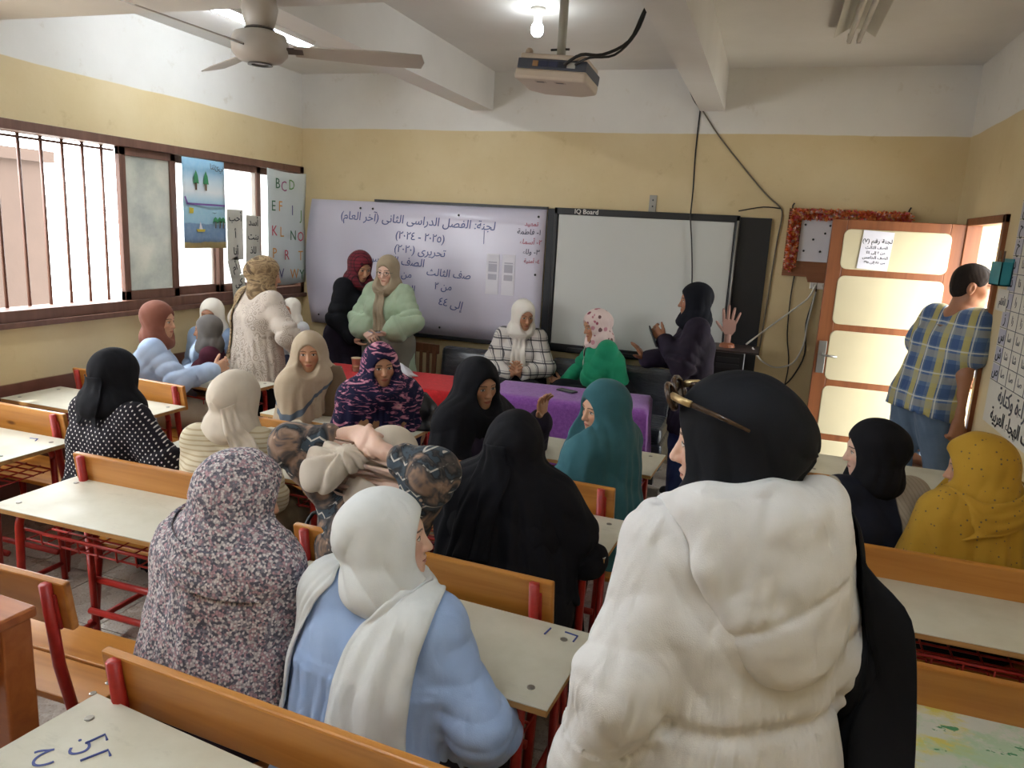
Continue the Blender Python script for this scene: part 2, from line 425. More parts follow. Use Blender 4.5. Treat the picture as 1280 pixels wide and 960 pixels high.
MB().tube([(-dw+.05, -dt-.008, 1.12), (-dw+.05, -dt-.05, 1.12), (-dw+.15, -dt-.055, 1.115)], .009, 8).build('handle', M_steel, lk, smooth=True)
for z in (.3, 1.05, 1.8): MB().tube([(.0, -dt-.004, z-.05), (.0, -dt-.004, z+.05)], .011, 8).build('hinge', M_steel, dr)

# ------------------------------------------------------------------ boards on the front wall
M_wb = plain('whiteboard_enamel', 'd3cedd', .22, var=.03, vscale=2.5)
M_iq = plain('interactive_board_surface', 'c9cac4', .3, var=.02, vscale=2)
M_chalk = plain('blackboard_paint', '1d1f24', .5, var=.15)
wb = empty('whiteboard', (-4.24, YB, .9), 0, 'white marker board with blue Arabic handwriting and a black edge strip', 'whiteboard')
wbw, wbh = 2.38, 1.185
sheet(lambda u, v: (.02+u*(wbw-.03)+(-.05*math.sin(PI*v)*(1-u)**12), -.03-.035*(1-u)**14*math.sin(PI*v), v*wbh), 24, 8, .012, 'panel', M_wb, wb)
m = MB(); m.bx(.7, wbw, -.045, -.02, wbh, wbh+.022); m.build('top_strip', M_blackmetal, wb)
m = MB(); m.bx(.95, wbw, -.06, -.02, -.035, .0); m.build('tray', M_blackmetal, wb, bevel=.003)
for x, z in ((.1, .08), (.55, 1.12), (.68, 1.12), (1.55, 1.1), (2.3, 1.12), (2.3, .62), (1.4, .07), (2.3, .07)):
    MB().lathe([(.011, 0), (.009, .006), (.0, .008)], (x, -.036, z), 10, (0, -1, 0)).build('screw_cap', M_blackmetal, wb)
M_ink = plain('blue_marker', '565e92', .6); M_inkr = plain('red_marker', 'b05068', .6); M_inkk = plain('black_marker', '3c3c58', .6)
def wtext(s, px, pz, size, mat=None, rot=0, bold=.0006):
    M = plane_M((px, -.0385, pz), (math.cos(rot), 0, math.sin(rot)), (-math.sin(rot), 0, math.cos(rot)))
    return text('handwriting', s, size, mat or M_ink, wb, M, depth=.001, bold=bold, shear=.12)
wtext('لجنة: الفصل الدراسى الثانى (آخر العام)', 1.12, 1.03, .105, rot=-.02)
wtext('(٢٠٢٤ - ٢٠٢٥)', 1.17, .885, .1, rot=-.03)
wtext('تحريرى (٢٠٢٠)', 1.17, .76, .1, rot=-.04)
wtext('الصف الخامس', .93, .655, .1, rot=-.03)
wtext('من ٨١٠', .98, .535, .09); wtext('إلى ٣١٥', 1.0, .40, .095)
wtext('صف الثالث', 1.47, .57, .095, rot=-.02); wtext('من ٢', 1.42, .45, .09); wtext('إلى ٤٤', 1.5, .3, .1, rot=-.12)
wtext('تمهيد', 2.24, 1.055, .055, M_inkr); wtext('١- فاطمة', 2.22, .985, .065, M_inkk)
wtext('٢- أسماء', 2.24, .9, .06, M_inkr); wtext('٣- ولاء', 2.25, .815, .06, M_inkk); wtext('٤- أمنية', 2.26, .735, .048, M_inkr)
MB().bx(1.80, 1.806, -.039, -.038, .86, .98).build('handwriting', M_ink, wb)
M_slip = plain('pale_paper', 'e2dfe6', .7); M_slip2 = plain('grey_print', 'b4b1bd', .7)
for x in (1.84, 1.99):
    s_ = MB().bx(x, x+.12, -.041, -.0385, .42, .78).build('taped_list', M_slip, wb)
    for k, (a, b_) in enumerate(((.70, .71), (.62, .69), (.55, .6))): MB().bx(x+.02, x+.1, -.0425, -.041, a, b_).build('print', M_slip2, s_)
bb = empty('blackboard', (-1.86, YB, .86), 0, 'black sliding board behind the interactive board', 'blackboard')
MB().bx(.0, 1.84, -.028, -.004, 0, 1.235).build('panel', M_chalk, bb, bevel=.003)
MB().bx(1.6, 1.84, -.032, -.026, .0, 1.235).build('side_strip', M_blackmetal, bb)
iq = empty('interactive_board', (-1.79, YB, .88), 0, 'blank interactive whiteboard in a thick black frame', 'interactive board')
iw, ih = 1.53, 1.225
MB().bx(.04, iw-.04, -.06, -.03, .04, ih-.04).build('screen', M_iq, iq)
m = MB(); m.bx(0, iw, -.072, -.03, ih-.055, ih); m.bx(0, iw, -.072, -.03, 0, .06); m.bx(0, .032, -.072, -.03, 0, ih); m.bx(iw-.032, iw, -.072, -.03, 0, ih); m.build('frame', M_blackmetal, iq, bevel=.006)
MB().tube([(iw-.012, -.08, .1), (iw-.012, -.08, ih-.04)], .009, 8).build('edge_tube', M_steel, iq, smooth=True)
MB().bx(.2, iw-.1, -.10, -.06, .0, .035).build('pen_tray', M_blackmetal, iq, bevel=.004)
text('lettering', 'IQ Board', .055, M_white_pl, iq, plane_M((.28, -.0735, ih-.027), (1, 0, 0), (0, 0, 1)), bold=.0008)
br = empty('steel_bracket', (-.97, YB, 2.09), 0, 'small bent steel wall bracket above the interactive board', 'bracket')
MB().bx(-.03, .03, -.012, 0, 0, .15).build('plate', M_steel, br, bevel=.003)
MB().bx(-.03, .03, -.07, -.012, -.0, .012).build('lip', M_steel, br, bevel=.003)
for z in (.06, .11): MB().lathe([(.007, 0), (.005, .004)], (0, -.012, z), 8, (0, -1, 0)).build('screw', M_blackmetal, br)

# ------------------------------------------------------------------ notice board with tinsel
nb = empty('notice_board', (.1, YB, 1.66), 0, 'brown wooden notice board trimmed with orange and red tinsel', 'notice board')
MB().bx(0, .86, -.02, 0, 0, .5).build('backing', M_brownwood, nb)
m = MB(); m.bx(0, .86, -.04, -.018, .44, .52); m.bx(0, .09, -.04, -.018, .05, .5); m.bx(.77, .86, -.04, -.018, 0, .5); m.build('frame', M_brownwood, nb)
MB().bx(.1, .33, -.028, -.02, .12, .45).build('white_sheet', M_slip, nb)
for x, z in ((.13, .4), (.31, .4), (.28, .34), (.14, .2), (.26, .2), (.2, .29)): MB().lathe([(.009, 0), (.007, .006), (0, .008)], (x, -.028, z), 8, (0, -1, 0)).build('pin', M_blackmetal, nb)
MB().prism([(.2, .0), (.5, 0), (.5, .13), (.15, .13)], (0, -.024, -.04), (1, 0, 0), (0, 0, 1), (0, .01, 0)).build('lower_shelf', M_brownwood, nb)
for x in (.02, .84): MB().tube([(x, -.01, .5), (x, -.03, .54), (x+.01, -.03, .56)], .006, 6).build('hook', M_blackmetal, nb)
def tinsel_mat():
    b = NB('foil_tinsel'); co = b.coord()
    v = b.xyz(b.n('ShaderNodeTexVoronoi', 1, Vector=co, Scale=55))[0]
    b.base(b.ramp(v, [(0, 'd8622a'), (.25, 'f39a60'), (.5, 'ea7480'), (.72, 'f8c47c'), (.9, 'fbe4de')], 'CONSTANT')); b.p(Roughness=.35, Metallic=.15); return b.m
def strands(path, n, L, seed):
    rnd = np.random.default_rng(seed); m = MB(); P = np.array(path, float)
    seg = np.linalg.norm(np.diff(P, axis=0), axis=1); cum = np.r_[0, np.cumsum(seg)]
    for _ in range(n):
        t = rnd.uniform(0, cum[-1]); i = min(np.searchsorted(cum, t, 'right')-1, len(seg)-1)
        p = P[i]+(P[i+1]-P[i])*(t-cum[i])/seg[i]
        d = rnd.normal(size=3); d /= np.linalg.norm(d); d[1] = -abs(d[1]); s_ = np.cross(d, rnd.normal(size=3)); s_ /= np.linalg.norm(s_)
        a = Vector(p); d = Vector(d*L*rnd.uniform(.6, 1.2)); s_ = Vector(s_*.005)
        m.add([a-s_, a+s_, a+d+s_, a+d-s_], [(0, 1, 2, 3)])
    return m
tn = strands([(.05, -.04, .06), (.05, -.04, .48), (.84, -.04, .48)], 5200, .045, 3).build('tinsel_garland', tinsel_mat(), nb); tag(tn, kind='stuff')

# ------------------------------------------------------------------ paper note on the door, chart and pencil box on the right wall
nt = empty('door_notice', (.70, 5.936, 1.757), 0, 'white printed paper notice taped to the top door panel', 'notice')
MB().box((.0, 0, .135), (.2, .0025, .27), Matrix.Rotation(rad(3), 3, 'Y')).build('paper', M_slip, nt)
M_print = plain('black_print', '2a2a2e', .7); M_printg = plain('grey_print_ink', '55555c', .7)
for s, z, sz, mt in (('لجنة رقم (٧)', .2, .04, M_print), ('الصف الثالث', .155, .028, M_printg), ('من ٢ إلى ٤٤', .12, .026, M_printg), ('الصف الخامس', .085, .028, M_print), ('من ٨١٠ إلى ٣١٥', .052, .024, M_printg)):
    text('lettering', s, sz, mt, nt, plane_M((.004, -.0022, z), (1, 0, 0), (0, 0, 1)), depth=.0006, bold=.0003)
ch = empty('wall_chart', (XR-.004, 4.86, .96), rad(-90), 'long black-and-white printed Arabic chart on the side wall', 'poster')
# local x runs towards the camera along the wall, local y points out of the wall into ... (-X world)
M_chart = plain('chart_paper', 'd6d0c2', .75)
MB().bx(0.02, 1.3, -.006, -.001, 0.02, 1.3).build('paper', M_chart, ch)
for i in range(11):
    MB().bx(.03, 1.28, -.0075, -.006, .26+i*.098, .2635+i*.098).build('ruled_line', M_printg, ch)
for i in range(8): MB().bx(.16+i*.15, .1635+i*.15, -.0075, -.006, .26, 1.28).build('ruled_line', M_printg, ch)
for i, s in enumerate('صشسزرذدخحج'):
    MB().bx(.035, .155, -.0072, -.006, .268+i*.098, .352+i*.098).build('letter_cell', M_slip2, ch)
    text('lettering', s, .085, M_print, ch, plane_M((.095, -.008, .315+i*.098), (1, 0, 0), (0, 0, 1)), depth=.001, bold=.001)
    for j in range(3): text('lettering', s+'ا', .06, M_printg, ch, plane_M((.235+j*.15, -.008, .315+i*.098), (1, 0, 0), (0, 0, 1)), depth=.001)
text('lettering', 'قراءة وكتابة', .12, M_printg, ch, plane_M((.5, -.0082, .2), (1, 0, 0), (0, 0, 1)), depth=.001, bold=.001)
text('lettering', 'حروف الهجاء العربية', .1, M_print, ch, plane_M((.55, -.0082, .085), (1, 0, 0), (0, 0, 1)), depth=.001, bold=.0015)
pb = empty('pencil_box', (XR-.01, 4.88, 1.74), rad(-90), 'teal wall-mounted box holding pencils beside the doorway', 'box')
M_teal = plain('teal_card', '2f8f98', .6)
m = MB(); m.bx(-.1, .1, -.06, -.054, 0, .13); m.bx(-.1, .1, -.008, 0, 0, .15); m.bx(-.1, -.094, -.06, 0, 0, .13); m.bx(.094, .1, -.06, 0, 0, .13); m.bx(-.1, .1, -.06, 0, 0, .008); m.build('tray', M_teal, pb)
for k, (x, dx) in enumerate(((-.07, .02), (-.04, -.02), (.0, .02))):
    MB().tube([(x, -.03, .01), (x+dx, -.035, .19)], .006, 6).build('pencil', plain('pencil_paint', ('7a5c3a', '8c7a52', '5c4a3a')[k], .5), pb)
MB().bx(-.1, .1, -.004, 0, -.14, -.02).build('name_card', M_chart, pb); text('lettering', 'الأقلام', .055, M_printg, pb, plane_M((0.02, -.005, -.09), (1, 0, 0), (0, 0, 1)), depth=.001)

# ------------------------------------------------------------------ drawings taped over the window
def poster_mat():
    b = NB('crayon_landscape'); x, y, z = b.xyz(b.coord())      # local: y across (0..0.47), z up (0..0.69)
    n = b.noise(b.coord(), 30, 4)
    zz = b.add(z, b.mul(b.sub(b.noise(b.coord(), 9, 3), .5), .03))
    c = b.ramp(zz, [(0, 'c9b266'), (.045, 'b9a45c'), (.05, '4a7098'), (.19, '5d86ac'), (.195, '8fbfd6'), (.35, '9ccbdc'), (.44, 'e2e8ea'), (.52, 'c6dbe4'), (.6, '7fb4d2'), (1, '7fb4d2')])
    b.base(b.mix(b.mul(n, .25), c, 'eef3f3')); b.p(Roughness=.8); return b.m
ps = empty('landscape_poster', (XL+.03, 4.77, 1.62), 0, 'child-like painted poster of trees, sea and boat hung over the window', 'poster')
sheet(lambda u, v: (.012*math.sin(u*7)*(1-v)+.01, u*.47, v*.69), 12, 8, .0015, 'paper', poster_mat(), ps)
def blob(name, pts, mat, par, x=.024):
    return MB().prism(pts, (x, 0, 0), (0, 1, 0), (0, 0, 1), (.0015, 0, 0)).build(name, mat, par)
M_tree = plain('green_crayon', '3f8a5c', .8); M_trunk = plain('brown_crayon', '6a5238', .8); M_purp = plain('purple_tape', '7b5a9c', .7); M_sunp = plain('yellow_crayon', 'd8c34a', .8)
for y0 in (.13, .24):
    blob('tree_trunk', [(y0-.008, .45), (y0+.008, .45), (y0+.008, .51), (y0-.008, .51)], M_trunk, ps)
    blob('tree_crown', [(y0-.03, .5), (y0+.03, .5), (y0+.02, .56), (y0, .6), (y0-.02, .56)], M_tree, ps)
blob('dividing_stripe', [(.02, .335), (.46, .335), (.46, .35), (.02, .35)], M_purp, ps)
blob('dividing_stripe', [(-.0, .39), (.025, .335), (.04, .34), (.012, .40)], M_purp, ps)
blob('sun', [(.05, .27), (.09, .27), (.095, .31), (.05, .315)], M_sunp, ps)
blob('boat_sail', [(.15, .15), (.19, .15), (.165, .21)], M_slip, ps); blob('boat_hull', [(.13, .13), (.21, .13), (.22, .15), (.12, .15)], M_sunp, ps)
for y0 in (.34, .39, .43):
    blob('palm_trunk', [(y0-.005, .16), (y0+.005, .16), (y0+.008, .22), (y0, .22)], M_trunk, ps)
    blob('palm_leaves', [(y0-.035, .2), (y0-.01, .215), (y0+.03, .2), (y0+.02, .235), (y0, .25), (y0-.02, .235)], M_tree, ps)
blob('bird', [(.3, .285), (.33, .275), (.36, .285), (.33, .28)], M_printg, ps)
text('lettering', 'بيئتنا', .06, M_printg, ps, plane_M((.025, .37, .64), (0, 1, 0), (0, 0, 1)), depth=.001)
ab = empty('alphabet_sheet', (XL+.03, 5.80, 1.29), 0, 'large white sheet with coloured English letters at the window corner', 'poster')
sheet(lambda u, v: (.012+.02*math.sin(u*6+v)*(1-v)+.01*math.sin(v*8)*u, u*.585, v*1.03-.03*math.sin(u*2.2)+.02*u), 16, 12, .0015, 'paper', plain('thin_white_paper', 'd3dbda', .75, var=.04), ab)
LC = {'k': '3c6a4c', 'r': 'c0455a', 'g': '5f8f4f', 'o': 'd99a4f', 'b': '5a5f86', 'm': '9a4a78'}
for s, y, z, c in (('B', .1, .9, 'k'), ('C', .2, .88, 'm'), ('D', .33, .9, 'g'), ('E', .03, .7, 'k'), ('F', .14, .7, 'o'), ('I', .34, .67, 'b'), ('J', .49, .63, 'g'), ('K', .04, .48, 'r'), ('L', .16, .47, 'o'), ('N', .35, .44, 'k'), ('O', .48, .43, 'r'), ('P', .04, .28, 'o'), ('R', .24, .26, 'r'), ('T', .48, .25, 'o'), ('U', .03, .1, 'b'), ('V', .15, .09, 'b'), ('W', .37, .08, 'o'), ('Y', .5, .07, 'k')):
    text('letter', s, .13, plain('marker_'+s, LC[c], .7), ab, plane_M((.043, y*.92+.02, z), (0, 1, 0), (0, 0, 1)), depth=.001)

def card(y, z, w, h, tilt, label, words):
    o = empty('word_card', (XL+.035, y, z), 0, label, 'card', 'handwritten word cards hung on the window'); o.rotation_euler = (tilt, 0, 0)
    MB().bx(0, .002, 0, w, 0, h).build('paper', plain('grey_card', 'c6c3b6', .75), o)
    for k, s in enumerate(words): text('lettering', s, .085, M_print, o, plane_M((.004, w/2, h*(len(words)-k-.5)/len(words)), (0, 1, 0), (0, 0, 1)), depth=.001, bold=.001)
card(5.27, 1.52, .2, .42, .0, 'upper left strip of word cards on the bright window pane', ['أحب', 'أ', 'أنا'])
card(5.50, 1.42, .19, .48, -.03, 'right-hand strip of four word cards on the bright pane', ['أسد', 'بنت', 'لاذ', 'دب'])
card(5.31, 1.36, .14, .16, .3, 'small tilted word card below the left strip', ['أم'])
card(5.34, 1.12, .17, .26, .12, 'lowest pair of word cards hanging below the window rail', ['كى', 'بى'])

# ------------------------------------------------------------------ school desks (desk + bench in one red steel frame)
DW, DD, DZ, SZ = 1.02, .4, .75, .43
_me = {}
def shared(key, fn):
    if key not in _me: _me[key] = fn()
    return _me[key]
def part(name, key, fn, mat, parent, loc=(0, 0, 0), bevel=0, smooth=False, rot=None):
    me = shared(key, lambda: fn().mesh(name, smooth))
    if not me.materials: me.materials.append(mat)
    o = link(name, me, parent); o.location = loc
    if rot: o.rotation_euler = rot
    if bevel:
        md = o.modifiers.new('bevel', 'BEVEL'); md.width = bevel; md.segments = 2; md.limit_method = 'ANGLE'
    return o
def arc(a, b, c, n=5):
    a, b, c = map(Vector, (a, b, c)); return [a*(1-t)**2+b*2*t*(1-t)+c*t*t for t in [i/n for i in range(n+1)]]
def school_desk(xc, y0, B, rot, label, top=None, dw=DW, board=True):
    """y0: far edge of the desk top; B: distance back to the bench's backrest"""
    d = empty('school_desk', (xc, y0, 0), rad(rot), label, 'school desk', 'two-seat school desks')
    w = dw/2
    tp = part('desk_top', 'top%.2f' % dw, lambda: MB().bx(-w, w, -DD, 0, DZ-.0035, DZ), top or M_lam, d, bevel=.0012) if top is None else MB().bx(-w, w, -DD, 0, DZ-.0035, DZ).build('desk_top', top, d)
    part('plywood_core', 'core%.2f' % dw, lambda: MB().bx(-w+.001, w-.001, -DD+.001, -.001, DZ-.022, DZ-.0036), M_ply, d, bevel=.002)
    for sx in (-1, 1):
        for yy in (-.07, -DD+.07):
            part('bolt', 'tbolt', lambda: MB().lathe([(.011, 0), (.011, .0016), (.008, .003)], (0, 0, 0), 10), M_bolt, tp, (sx*(w-.07), yy, DZ))
    xe = w-.09
    for sx in (-1, 1):
        x = sx*xe
        part('leg_frame', 'leg', lambda: MB().tube([(0, -.03, .0), (0, -.05, DZ-.09)]+arc((0, -.05, DZ-.09), (0, -.05, DZ-.035), (0, -.1, DZ-.036))+[(0, -.3, DZ-.036)]+arc((0, -.3, DZ-.036), (0, -.35, DZ-.036), (0, -.352, DZ-.09))+[(0, -.37, 0)], .0155, 8), M_red, d, (x, 0, 0), smooth=True)
        part('floor_rail', 'rail%.2f' % B, lambda: MB().tube([(0, -.03, .09), (0, -B-.02, .09)], .0135, 8), M_red, d, (x, 0, 0), smooth=True)
        part('bench_post', 'post', lambda: MB().tube([(0, -.03, 0), (0, .02, SZ-.03), (0, -.02, .60), (0, -.045, .86)], .017, 8), M_red, d, (x, -B+.03, 0), smooth=True)
        part('bench_leg', 'bleg', lambda: MB().tube([(0, 0, 0), (0, -.03, SZ-.06)]+arc((0, -.03, SZ-.06), (0, -.03, SZ-.025), (0, -.08, SZ-.026), 4)+[(0, -.36, SZ-.026)], .0145, 8), M_red, d, (x, -B+.43, 0), smooth=True)
    part('stretcher', 'str%.2f' % dw, lambda: MB().tube([(-xe, -.06, .16), (xe, -.06, .16)], .0145, 8), M_red, d, smooth=True)
    part('stretcher', 'str%.2f' % dw, lambda: MB(), M_red, d, (0, -.26, .10), smooth=True)
    part('bench_stretcher', 'str%.2f' % dw, lambda: MB(), M_red, d, (0, -B+.07, .13), smooth=True)
    # wire book rack
    def rack():
        m = MB()
        for i in range(6): m.tube([(-xe, -.05-i*.055, .60), (xe, -.05-i*.055, .60)], .0045, 5)
        for i in range(10): m.tube([(-xe+i*2*xe/9, -.045, .605), (-xe+i*2*xe/9, -.335, .598)], .0035, 5)
        m.tube([(-xe, -.335, .60), (-xe, -.34, .65), (xe, -.34, .65), (xe, -.335, .60)], .0055, 6)
        m.tube([(-xe, -.045, .60), (-xe, -.045, .70), (xe, -.045, .70), (xe, -.045, .60)], .0055, 6)
        for i in range(1, 9): m.tube([(-xe+i*2*xe/9, -.335, .6), (-xe+i*2*xe/9, -.34, .65)], .0035, 5)
        return m
    part('book_rack', 'rack%.2f' % dw, rack, M_red, d, smooth=True)
    # bench planks and backrest
    bw = .475 if dw > 1 else .45
    for yy, kk in ((-B+.14, 'pl1'), (-B+.31, 'pl2')):
        pl = part('seat_plank', 'plank%.2f' % dw, lambda: MB().bx(-bw, bw, -.08, .08, SZ-.012, SZ+.012), M_pine, d, (0, yy, 0), bevel=.005)
        for sx in (-1, 1):
            part('screw', 'tbolt', lambda: MB(), M_bolt, pl, (sx*(bw-.05), .03, SZ+.012)); part('screw', 'tbolt', lambda: MB(), M_bolt, pl, (sx*(bw-.05), -.03, SZ+.012))
    if board:
        bk = part('backrest', 'back%.2f' % dw, lambda: MB().box((0, 0, 0), (2*bw, .024, .155)), M_pine, d, (0, -B+.018, .79), bevel=.006, rot=(rad(8), 0, 0))
        for sx in (-1, 1):
            part('bracket', 'brk', lambda: MB().bx(-.018, .018, -.005, .005, -.075, .04), M_red, bk, (sx*(bw-.05), -.017, 0), bevel=.004)
            for zz in (-.03, .03): part('bolt', 'bbolt', lambda: MB().lathe([(.010, 0), (.010, .006), (.006, .01)], (0, 0, 0), 8, (0, -1, 0)), M_bolt, bk, (sx*(bw-.05), -.022, zz))
    return d
def painted_top():
    b = NB('paint_splashed_desk_top'); co = b.coord()
    c = b.ramp(b.noise(co, 6, 4), [(.3, 'cdd3c6'), (.7, 'dde0d6')])
    c = b.mix(b.step(b.noise(b.mapping(co, (2.2, 4, 1), (0, 0, .3)), 1.6, 6, .7), .47, .56), c, 'd9d06a')
    c = b.mix(b.mul(b.step(b.noise(b.mapping(co, (3, 4, 1), (0, 0, 0), (3.1, 1, 0)), 1.9, 6, .7), .52, .60), .7), c, 'a9cfa8')
    c = b.mix(b.step(b.noise(b.mapping(co, (5, 9, 1), (0, 0, 0), (7.3, 4, 0)), 2.2, 5, .6), .655, .67), c, '3f8f5c')
    c = b.mix(b.mul(b.step(b.noise(co, 26, 5, .8), .6, .68), .4), c, 'f0efe6')
    b.base(c); b.p(Roughness=.4); return b.m
xs = {1: -3.74, 2: -2.23, 3: -.90, 4: .765}
D = {}
D['11'] = school_desk(xs[1]+.06, 4.42, .83, -4, 'school desk by the window where two children sit')
D['12'] = school_desk(xs[1], 3.55, .79, -1, 'empty school desk against the brown dado by the window')
D['13'] = school_desk(xs[1]+.05, 2.72, .85, 0, 'school desk cut by the left frame edge, second by the wall')
D['21'] = school_desk(xs[2]-.02, 4.02, .84, -2, 'school desk with the black bag on it near the red table')
D['22'] = school_desk(xs[2]-.02, 3.13, .81, 0, 'school desk with the cream bag on it, before the polka-dot woman')
D['23'] = school_desk(xs[2]+.0, 2.35, .91, 0, 'large empty white school desk behind the polka-dot woman')
D['31'] = school_desk(xs[3]-.02, 4.0, 1.02, -3, 'school desk between the laughing woman in black and the purple table')
D['32'] = school_desk(xs[3]-.03, 2.95, .9, -3, 'school desk with the black phone and the clear folder')
D['33'] = school_desk(xs[3]+.03, 2.03, .83, -4, 'empty white school desk in front of the light blue blouse')
D['34'] = school_desk(xs[3]-.01, 1.17, .83, -6.5, 'nearest school desk, its corner marked in blue pen')
D['41'] = school_desk(xs[4], 4.44, .83, -.5, 'school desk just below the open door', dw=.97)
D['42'] = school_desk(xs[4], 3.62, .83, -.5, 'school desk where the yellow headscarf sits', dw=.97)
D['43'] = school_desk(xs[4], 2.82, .83, -.5, 'empty white school desk behind the yellow headscarf', dw=.97)
D['44'] = school_desk(xs[4]+.06, 2.03, .83, -.5, 'school desk splashed with yellow and green paint', painted_top(), dw=.97)
M_pen = plain('blue_pen_ink', '3c4a8c', .6)
for M_, P in ((D['34'], [(-.37, -.13), (-.36, -.09), (-.34, -.1)]), (D['34'], [(-.33, -.17), (-.31, -.12), (-.29, -.13)]), (D['33'], [(.38, -.07), (.385, -.03)]), (D['33'], [(.43, -.03), (.47, -.035), (.468, -.07)]), (D['13'], [(.3, -.07), (.34, -.06), (.36, -.09)])):
    MB().tube([(x, y, DZ+.0008) for x, y in P], .0028, 5).build('pen_mark', M_pen, M_)
text('pen_mark', 'ن ح', .07, M_pen, D['34'], plane_M((-.40, -.16, DZ+.001), (.6, .8, 0), (-.8, .6, 0)), depth=.001)

# old reddish teacher's desk, cut by the left edge of the frame
od = empty('wooden_desk', (-2.22, .98, 0), rad(-3), 'reddish brown wooden desk cut by the left frame edge', 'desk')
MB().bx(-.55, .5, -.32, .36, .845, .875).build('desk_top', M_orangewood, od, bevel=.006)
for sx in (-.5, .45):
    for sy in (-.27, .31): MB().bx(sx-.04, sx+.04, sy-.04, sy+.04, 0, .845).build('leg', M_orangewood, od, bevel=.006)
MB().bx(-.5, .45, .28, .30, .66, .845).build('apron', M_orangewood, od); MB().bx(.42, .44, -.27, .3, .66, .845).build('apron', M_orangewood, od)
MB().bx(-.5, .45, .29, .32, .2, .25).build('stretcher', M_orangewood, od)

# ------------------------------------------------------------------ covered tables at the front
def cover_mat(name, c1, c2, pile=.05):
    b = NB(name); co = b.coord()
    b.base(b.ramp(b.noise(co, 40, 5, .7), [(.3, c1), (.7, c2)])); b.p(Roughness=.9, Sheen_Weight=pile, Sheen_Roughness=.5)
    b.bump(b.noise(co, 130, 4, .7), .6, .006); return b.m
def drape_table(name, loc, rz, L, Wd, drop, mat, label, seed, cloth_name, cloth_label):
    t = empty(name, loc, rz, label, 'table')
    MB().bx(-L/2, L/2, -Wd/2, Wd/2, .73, .755).build('table_top', M_pine, t)
    for sx in (-1, 1):
        for sy in (-1, 1): MB().tube([(sx*(L/2-.06), sy*(Wd/2-.05), 0), (sx*(L/2-.06), sy*(Wd/2-.05), .73)], .016, 8).build('leg', M_blackmetal, t)
    # cloth: rounded profile over all four edges
    rnd = random.Random(seed); ph = [rnd.uniform(0, 6) for _ in range(4)]
    nu, nv = 56, 40
    def prof(s, half):     # s in metres from centre along cloth -> (offset, drop)
        a = abs(s); r = .02
        if a < half: return s, 0.0
        q = a-half
        if q < r*PI/2: return math.copysign(half+r*math.sin(q/r), s), r*(1-math.cos(q/r))
        return math.copysign(half+r, s), r+(q-r*PI/2)
    def fn(u, v):
        su = (u-.5)*2*(L/2+drop); sv = (v-.5)*2*(Wd/2+drop)
        x, dx = prof(su, L/2); y, dy = prof(sv, Wd/2)
        z = .762-min(max(dx, dy)+.35*min(dx, dy), drop+.06)
        k = min(1, max(dx, dy)/drop)
        if dy > .03: y += math.copysign(.022*k*(math.sin(x*17+ph[0])+.6*math.sin(x*31+ph[1]))+.02*k, sv)
        if dx > .03: x += math.copysign(.022*k*(math.sin(y*17+ph[2])+.6*math.sin(y*31+ph[3]))+.02*k, su)
        return (x, y, z)
    c = sheet(fn, nu, nv, .006, cloth_name, mat); c.location = loc; c.rotation_euler = (0, 0, rz)
    tag(c, cloth_label, 'tablecloth'); return t
M_redcloth = cover_mat('red_felt', 'a80b10', 'c8141a'); M_purple = cover_mat('purple_fleece', '7b3f94', '9a5cb4', .25)
drape_table('front_table', (-2.56, 4.97, 0), rad(3), 1.36, .56, .36, M_redcloth, 'front table hidden under the red cloth', 1, 'red_cloth', 'bright red cloth draped over the front table')
drape_table('front_table', (-1.25, 5.14, 0), rad(4), 1.1, .5, .55, M_purple, 'front table hidden under the purple fleece', 2, 'purple_cloth', 'purple fleece blanket draped over the front table')
MB  # small things on the tables
cup = empty('paper_cup', (-2.92, 5.0, .766), 0, 'small cream paper cup at the left of the red cloth', 'cup')
MB().lathe([(.026, 0), (.036, .10), (.039, .1), (.039, .106), (.033, .106), (.024, .006)], n=18).build('body', plain('cream_card', 'd8c4a4', .7), cup, smooth=True)
MB().lathe([(.0295, .03), (.0305, .03), (.032, .05), (.031, .05)], n=18).build('printed_band', plain('tan_print', 'a9805a', .7), cup, smooth=True)
pp = empty('crumpled_bag', (-2.6, 5.02, .766), .3, 'crumpled white plastic bag on the red cloth', 'bag')
_rb = random.Random(5)
def crump(u, v):
    r = .14*(1-.25*math.sin(9*u*PI)**2); a = u*2*PI
    return (r*v*math.cos(a)*1.3+.0, r*v*math.sin(a)*.7, .075*(1-v**2)*(1+.35*math.sin(5*a+6*v))+.004)
sheet(crump, 40, 10, .002, 'film', plain('white_film', 'd8d8de', .3), pp)
def phone(name, loc, rz, label, rx=0, ry=0, dark='16161a'):
    p = empty(name, loc, rz, label, 'phone'); p.rotation_euler = (rx, ry, rz)
    MB().prism(round_rect(.073, .15, .01), (0, 0, 0), (1, 0, 0), (0, 1, 0), (0, 0, .008)).build('body', plain('phone_shell', dark, .3), p, bevel=.002)
    MB().prism(round_rect(.066, .143, .008), (0, 0, .008), (1, 0, 0), (0, 1, 0), (0, 0, .0006)).build('screen', plain('phone_glass', '0b0c10', .08), p)
    for k in range(2): MB().lathe([(.006, 0), (.006, .0012), (.004, .0016)], (-.02, .055-.018*k, -.0016), 10).build('camera_lens', M_black_pl, p)
    return p
phone('mobile_phone', (-1.29, 5.2, .768), 1.2, 'grey mobile phone lying on the purple blanket')
phone('mobile_phone', (-1.25, 2.63, .7505), -.9, 'black mobile phone on the white desk top beside the clear folder')
fo = empty('clear_folder', (-1.03, 2.76, .7505), rad(-12), 'clear plastic folder of papers on the middle desk', 'folder')
def film_mat():
    b = NB('clear_film'); b.p(Base_Color=(.6, .62, .62, 1), Roughness=.15, Alpha=.55); return b.m
M_film = film_mat()
